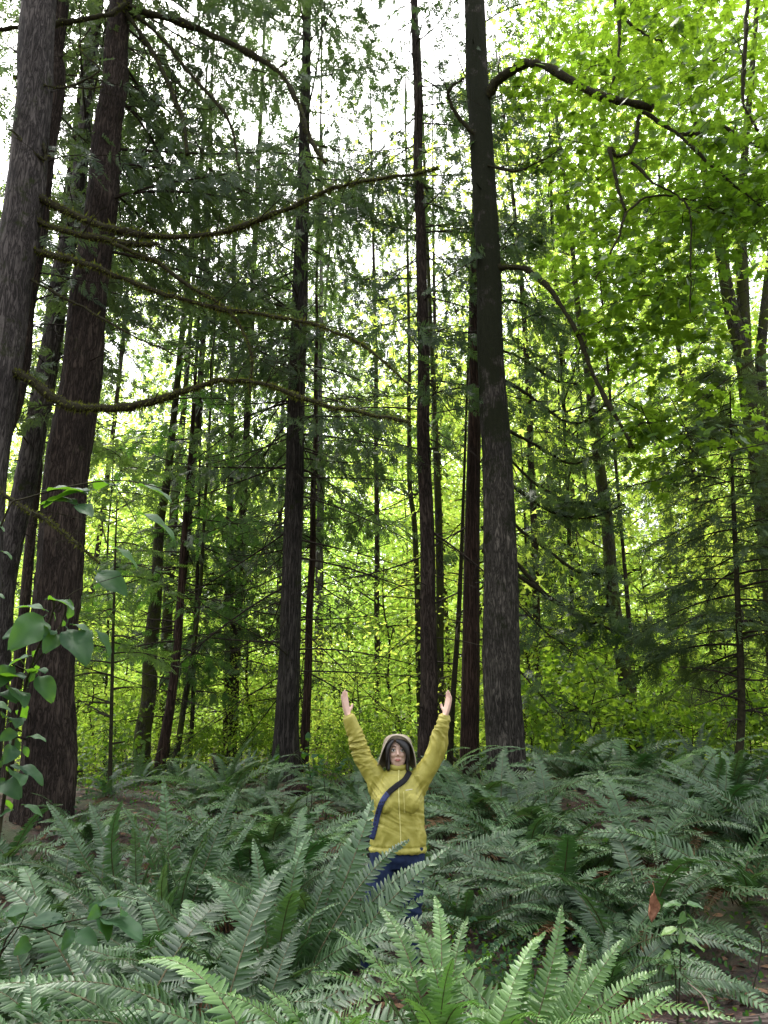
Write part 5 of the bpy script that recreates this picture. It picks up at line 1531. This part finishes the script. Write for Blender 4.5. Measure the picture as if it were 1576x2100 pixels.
        lid.tube(C, [.0010, .0018, .0022, .0025, .0026, .0026, .0024, .002, .001], 6); lid.obj('eyelash', [hairm], root)
        br = MB(); C = [hc + [s * .013, -.0755, .0345], hc + [s * .028, -.0765, .0405], hc + [s * .046, -.064, .0355]]
        br.tube(spline(C, 10), np.interp(np.linspace(0, 1, 10), [0, .5, 1], [.0022, .0026, .001]), 6); br.obj('eyebrow', [hairm], root)
    # ---- hair: chin-length black bob with a side-swept fringe
    hb = MB()

    def shell(fn, nu, nv, th_):
        U, W = np.meshgrid(np.linspace(0, 1, nu), np.linspace(0, 1, nv), indexing='ij')
        P = np.array([[fn(u, w) for w in W[0]] for u in U[:, 0]])
        dU = np.gradient(P, axis=0); dW = np.gradient(P, axis=1); n_ = np.cross(dU, dW); n_ /= np.linalg.norm(n_, axis=2)[..., None] + 1e-9
        A = P.reshape(-1, 3); B = (P - n_ * th_).reshape(-1, 3)
        nn = nu * nv; f = []
        idx = lambda i, j: i * nv + j
        for i in range(nu - 1):
            for j in range(nv - 1):
                q = (idx(i, j), idx(i + 1, j), idx(i + 1, j + 1), idx(i, j + 1)); f.append(q); f.append(tuple(nn + k for k in q[::-1]))
        for i in range(nu - 1):
            for j in (0, nv - 1):
                a, c = idx(i, j), idx(i + 1, j); f.append((a, nn + a, nn + c, c) if j == 0 else (c, nn + c, nn + a, a))
        for j in range(nv - 1):
            for i in (0, nu - 1):
                a, c = idx(i, j), idx(i, j + 1); f.append((c, nn + c, nn + a, a) if i == 0 else (a, nn + a, nn + c, c))
        return np.vstack([A, B]), f
    rr = np.random.default_rng(3); strand = rr.normal(size=80)

    def cap(u, w):                                # u around from one cheek over the back to the other, w from the crown down
        a = math.radians(-126 + 252 * u)           # 0 = back of the head
        z = .108 - w * (.225 + .010 * math.sin(u * 40))
        prof = math.sqrt(max(.0, 1 - ((z - .02) / .092) ** 2)) if z > .02 else 1.0 - .06 * min(1, (.02 - z) / .1)
        rx = .087 * max(prof, .12); ry = .100 * max(prof, .12)
        f = 1 + .02 * strand[int(u * 79)] * w
        return [hc[0] + rx * f * math.sin(a), hc[1] + .012 + ry * f * math.cos(a), hc[2] + z]
    V, f = shell(cap, 80, 26, .012); hb.add(V, f)

    def fringe(side, part):
        def fn(u, w):                              # u along the parting to the temple, w down the sweep
            x = part + (side * .080 - part) * u
            zt = .094 - .045 * u ** 2; drop = (.030 + .085 * u ** 1.4) * w
            yy = -.070 * math.sqrt(max(.05, 1 - (x / .092) ** 2)) - .020 - .010 * math.sin(w * 3.0) + .020 * (1 - w) * (1 - u)
            return [hc[0] + x + side * .010 * w * (1 - u), hc[1] + yy, hc[2] + zt - drop]
        return fn
    V, f = shell(fringe(1, -.018), 20, 10, .006); hb.add(V, f)
    V, f = shell(fringe(-1, -.022), 14, 10, -.006); hb.add(V, f)
    hme = hb.mesh('hair', [hairm]); link('hair', hme, root)
    # ---- soft sun hat: shallow crown, wide brim turned up in front and falling beside the face
    ht = MB(); nu, nv = 72, 16
    U = np.arange(nu) * 2 * PI / nu; V = []
    for a in U:                                    # a = 0 at the back
        fr = -math.cos(a)                           # 1 in front
        sx = math.sin(a)
        for j in range(nv):
            w = j / (nv - 1)
            ff = max(0, fr); bk = max(0, -fr)
            if w < .5:                              # crown, set back on the head
                q = w / .5
                rad = .100 * math.sin(q * PI / 2) ** .75
                P = [rad * sx, -rad * fr * 1.05 + .028, .052 + .066 * math.cos(q * PI / 2) + .022 * ff * q]
            else:                                   # brim: stands up in front, hangs beside the cheeks and behind
                q = (w - .5) / .5
                P = [(.100 + .034 * q) * sx * (1 + .05 * q * math.sin(a * 3)), -(.100 + .020 * q * ff + .05 * q * bk) * fr * 1.05 + .028 - .030 * q * abs(sx) ** 2,
                     .052 + .022 * ff + q * (.034 * ff ** 2 - .150 * sx ** 2 * (1 - ff ** 2) - .11 * bk) + .006 * math.sin(a * 4 + 1) * q]
            V.append([hc[0] + P[0], hc[1] + P[1], hc[2] + P[2]])
    V = np.array(V)
    i = np.arange(nu)[:, None] * nv; i2 = ((np.arange(nu) + 1) % nu)[:, None] * nv; j = np.arange(nv - 1)[None]
    Fq = np.stack([i + j, i + j + 1, i2 + j + 1, i2 + j], -1).reshape(-1, 4)
    ht.add(V, Fq); rim = V.reshape(nu, nv, 3)[:, -1]
    hat = ht.obj('sun_hat', [hatm, hatin], root)
    sol = hat.modifiers.new('thickness', 'SOLIDIFY'); sol.thickness = .004; sol.offset = 0
    rb = MB(); rb.tube(np.vstack([rim, rim[:1]]), .0035, 8, cap=False); rb.obj('hat_rim', [noise_mat('hat_edge', (.46, .41, .32), (.56, .5, .4), 60, .9, .1, .2, .002)], hat)
    # ---- trousers
    t = MB()
    ring_loft(t, [(0, 0, .70, .155, .105), (0, 0, .76, .176, .118), (0, 0, .83, .178, .118), (0, 0, .90, .165, .11)], 28)
    for s in (-1, 1):
        limb(t, [hip[s] + [0, 0, .03], hip[s] * .55 + kn[s] * .45, kn[s], kn[s] * .55 + an[s] * .45 + [0, .015, 0], an[s] + [0, 0, .02]], [.098, .094, .070, .066, .056], 20, 40)
    me = remesh(t, .008, 3, 'trousers'); V = get_co(me); Nn = get_no(me)
    for s in (-1, 1):
        q = np.exp(-((V - kn[s]) ** 2).sum(1) / .012)
        V += Nn * (q * .006 * np.sin(V[:, 2] * 120 + V[:, 0] * 40))[:, None]
    V += Nn * (.003 * np.sin(V[:, 2] * 60 + 14 * V[:, 0]))[:, None]
    set_co(me, V); me.materials.clear(); me.materials.append(pm); link('trousers', me, root)
    sb = MB()
    for s in (-1, 1):
        o_ = MB(); limb(o_, [an[s] + [0, .045, -.03], an[s] + [0, -.05, -.036], an[s] + [s * .01, -.16, -.045]], [.042, .044, .036], 14, 14); limb(o_, [an[s] + [0, .01, -.02], an[s] + [0, .01, .05]], [.05, .048], 14, 6)
        me = remesh(o_, .008, 2, 'boot'); me.materials.clear(); me.materials.append(noise_mat('boot_leather', (.03, .022, .016), (.06, .045, .03), 30, .6, .3, .3)); link('boot', me, root)
    # ---- jacket
    j_ = MB()
    ring_loft(j_, [(0, .0, .800, .188, .130), (0, 0, .83, .191, .133), (0, 0, .90, .190, .132), (0, 0, .98, .176, .124), (0, -.004, 1.06, .172, .126), (0, -.012, 1.13, .178, .138), (0, -.010, 1.19, .180, .132), (0, -.003, 1.24, .172, .116), (0, 0, 1.28, .148, .10), (0, 0, 1.31, .108, .085), (0, -.006, 1.335, .078, .076), (0, -.012, 1.352, .068, .070)], 32)
    for s in (-1, 1):
        ellip(j_, (s * .072, -.098, 1.125), (.072, .050, .070), 18, 12)
        limb(j_, [np.array([s * .118, 0, 1.13]), np.array([s * .138, 0, 1.21]), sh[s] + [s * .010, 0, .02], (sh[s] + el[s]) / 2 + [s * .012, 0, 0], el[s] + [s * .006, 0, .0], el[s] * .5 + wr[s] * .5, wr[s] * .9 + el[s] * .1, wr[s] * .97 + el[s] * .03], [.045, .066, .076, .063, .055, .050, .042, .035], 22, 60)
    me = remesh(j_, .005, 5, 'jacket'); V = get_co(me); Nn = get_no(me)
    r = np.random.default_rng(2)
    ax = np.abs(V[:, 0]); arm = sstep(1.22, 1.32, V[:, 2]) * sstep(.12, .19, ax)
    from mathutils import noise as mn

    def crease(A):                                   # sharp-edged cloth folds, about -1 .. 1
        return np.array([1.0 - 2.6 * abs(mn.noise(Vector(a))) + .55 * (1 - 2.6 * abs(mn.noise(Vector(a) * 2.1))) for a in A])
    for s in (-1, 1):                                # folds wrapping the sleeves at a slant
        m = (np.sign(V[:, 0]) == s) * arm
        k = np.nonzero(m > .01)[0]
        dirn = (wr[s] - sh[s]) / np.linalg.norm(wr[s] - sh[s])
        L = (V[k] - sh[s]).dot(dirn); side = np.cross(dirn, [0, 1, 0]); w_ = (V[k] - sh[s]).dot(side)
        A = np.stack([(L * .8 + .9 * w_ * s * np.sin(L * 13 + s) + .5 * V[k, 1]) * 15 + 2.2 * np.sin(L * 9 + 2 * s), w_ * 11, V[k, 1] * 9 + 5 * s], 1)
        amp = .0095 * (.5 + .9 * np.exp(-((L - .26) / .09) ** 2))
        V[k] += Nn[k] * (m[k] * amp * crease(A))[:, None]
    tor = (1 - arm) * (V[:, 2] < 1.30)
    k = np.nonzero(tor > .01)[0]
    v = V[k]; sx = np.sign(v[:, 0])
    A = np.stack([v[:, 0] * 11 + (v[:, 2] - 1.0) * 5 * sx, v[:, 1] * 5, (v[:, 2] - .0) * 4 - np.abs(v[:, 0]) * 7], 1)
    V[k] += Nn[k] * (tor[k] * .0065 * crease(A) * (.35 + .65 * sstep(.0, .12, np.abs(v[:, 0]))))[:, None]
    for s in (-1, 1):                                # pulls running from chest up into the raised shoulders
        c = np.array([s * .165, -.05, 1.20]); d = V[k] - c
        t_ = d[:, 0] * .75 - d[:, 2] * .6 * s
        q = np.exp(-(d ** 2).sum(1) / .016)
        V[k] += Nn[k] * (tor[k] * q * .0055 * crease(np.stack([t_ * 24, d[:, 0] * 4, d[:, 2] * 4], 1)))[:, None]
    k = np.nonzero(tor > .01)[0]; ww = np.exp(-((V[k, 2] - 1.02) / .08) ** 2)
    V[k] += Nn[k] * (ww * .005 * crease(np.stack([V[k, 0] * 4, V[k, 1] * 4, V[k, 2] * 20 + V[k, 0] * 8], 1)))[:, None]
    V += Nn * (tor * .004 * np.exp(-((V[:, 2] - .815) / .012) ** 2))[:, None] - Nn * (tor * .006 * np.exp(-((V[:, 2] - .838) / .008) ** 2))[:, None]
    V += Nn * (tor * .003 * np.sin(V[:, 0] * 150) * np.exp(-((V[:, 2] - .825) / .03) ** 2))[:, None]
    set_co(me, V); me.materials.clear(); me.materials.append(jm)
    jo = link('jacket', me, root)
    from mathutils.bvhtree import BVHTree
    bvh = BVHTree.FromPolygons([tuple(v) for v in V], [tuple(p.vertices) for p in me.polygons])

    def front(x, z, off=.004):
        h = bvh.ray_cast(Vector((x, -1, z)), Vector((0, 1, 0)))
        return np.array([x, (h[0].y if h[0] is not None else .0) - off, z])
    # collar
    cb = MB(); ring = np.linspace(0, 2 * PI, 40)
    Pc = []
    for a in ring[:-1]:
        Pc.append([.072 * math.sin(a), -.012 - .072 * math.cos(a), 1.342 - .012 * math.cos(a)])
    Pc = np.array(Pc); Pt = Pc * [1.02, 1.02, 1] + [0, 0, .038]
    Vc = np.vstack([Pc, Pt]); n_ = len(Pc)
    cb.add(Vc, [(i, (i + 1) % n_, n_ + (i + 1) % n_, n_ + i) for i in range(n_)])
    co_ = cb.obj('collar', [jm], jo); so = co_.modifiers.new('thickness', 'SOLIDIFY'); so.thickness = .006
    # cuffs
    for s in (-1, 1):
        c = MB(); d = (wr[s] - el[s]); d /= np.linalg.norm(d); w0 = wr[s] * .965 + el[s] * .035
        c.tube([w0 - d * .012, w0, w0 + d * .012], [.037, .036, .034], 20); c.obj('cuff', [jm], jo)
    # zip, pocket zip with pull, faint pale chest mark
    z_ = MB(); zz = np.linspace(.83, 1.335, 46); P = np.array([front(.010 + .006 * math.sin(z * 9), z, .001) for z in zz])
    z_.tube(P, .0042, 6); z_.obj('zip', [jlight], jo)
    z_ = MB(); zz = np.linspace(1.09, 1.20, 16); P = np.array([front(.042 - .004 * (z - 1.09) / .11, z, .001) for z in zz]); z_.tube(P, .0022, 6)
    q = front(.042, 1.085, .004); z_.tube([q + [0, 0, .004], q + [.001, -.004, -.022]], [.003, .0055], 8); z_.obj('pocket_zip', [jlight], jo)
    z_ = MB(); xs = np.linspace(.052, .098, 12)
    for i, x in enumerate(xs):                       # small illegible stitched word
        h = (.006, .004, .007, .004, .005, .007, .004, .004, .006, .004, .005, .003)[i]
        z_.tube([front(x, 1.208 + (x - .052) * .12 - h * .5, .001), front(x + .001, 1.208 + (x - .052) * .12 + h * .5, .001)], .0014, 5)
    z_.tube([front(x, 1.206 + (x - .052) * .12, .001) for x in xs], .001, 5); z_.obj('stitched_mark', [noise_mat('pale_stitch', (.62, .6, .45), (.7, .68, .55), 50, .7, .2, 0)], jo)
    # ---- bag on a strap across the chest
    bg = thing('crossbody_bag', 'navy patterned strap of a bag crossing the yellow jacket from shoulder to hip', 'bag', g)
    m, nt, out = new_mat('navy_patterned_webbing')
    tc = N(nt, 'ShaderNodeTexCoord'); vo = N(nt, 'ShaderNodeTexVoronoi'); vo.inputs['Scale'].default_value = 60; nt.links.new(tc.outputs['Object'], vo.inputs['Vector'])
    mr = N(nt, 'ShaderNodeMapRange'); nt.links.new(vo.outputs['Distance'], mr.inputs[0]); mr.inputs[1].default_value = .25; mr.inputs[2].default_value = .5
    cl = mixrgb(nt, mr.outputs[0], (.008, .010, .026), (.025, .04, .13)); p = N(nt, 'ShaderNodeBsdfPrincipled'); nt.links.new(cl, p.inputs['Base Color']); p.inputs['Roughness'].default_value = .7; nt.links.new(p.outputs[0], out.inputs[0])
    black = noise_mat('black_webbing', (.008, .008, .01), (.018, .018, .022), 60, .7, .2, .2)
    path = spline([(.085, 1.325), (.045, 1.272), (-.010, 1.235), (-.066, 1.19), (-.110, 1.13), (-.138, 1.05), (-.156, .975), (-.180, .89)], 40)
    L = []; tang = np.gradient(path, axis=0); tang /= np.linalg.norm(tang, axis=1)[:, None]
    for (x, z), (tx, tz) in zip(path, tang):
        for s in (-1, -.33, .33, 1):
            L.append(front(x - tz * .019 * s, z + tx * .019 * s, .0055))
    L = np.array(L); sb = MB(); n_ = len(path)
    f = [(i * 4 + k, i * 4 + k + 1, i * 4 + k + 5, i * 4 + k + 4) for i in range(n_ - 1) for k in range(3)]
    Ls = L.reshape(n_, 4, 3); Ls[:, :, 1] = np.minimum(Ls[:, :, 1], (Ls[:, :, 1].min(1) + .006)[:, None])
    for k in range(4): Ls[:, k, 1] = np.convolve(np.pad(Ls[:, k, 1], 2, mode='edge'), np.ones(5) / 5, 'valid')
    sb.add(Ls.reshape(-1, 3) - [0, .002, 0], f, [1 if i < 17 else 0 for i in range(n_ - 1) for k in range(3)])
    so = sb.obj('strap', [m, black], bg); mo = so.modifiers.new('thickness', 'SOLIDIFY'); mo.thickness = .003
    bb = MB(); ring_loft(bb, [(-.13, .165, .74, .085, .030), (-.13, .170, .78, .095, .040), (-.13, .168, .90, .095, .040), (-.13, .160, .95, .088, .026)], 20)
    me = remesh(bb, .01, 2, 'pouch'); me.materials.clear(); me.materials.append(black); link('pouch', me, bg)

build_setting()
TREES = build_heroes()
build_background()
build_ferns()
build_plants()
if 'build_person' in globals():
    build_person()
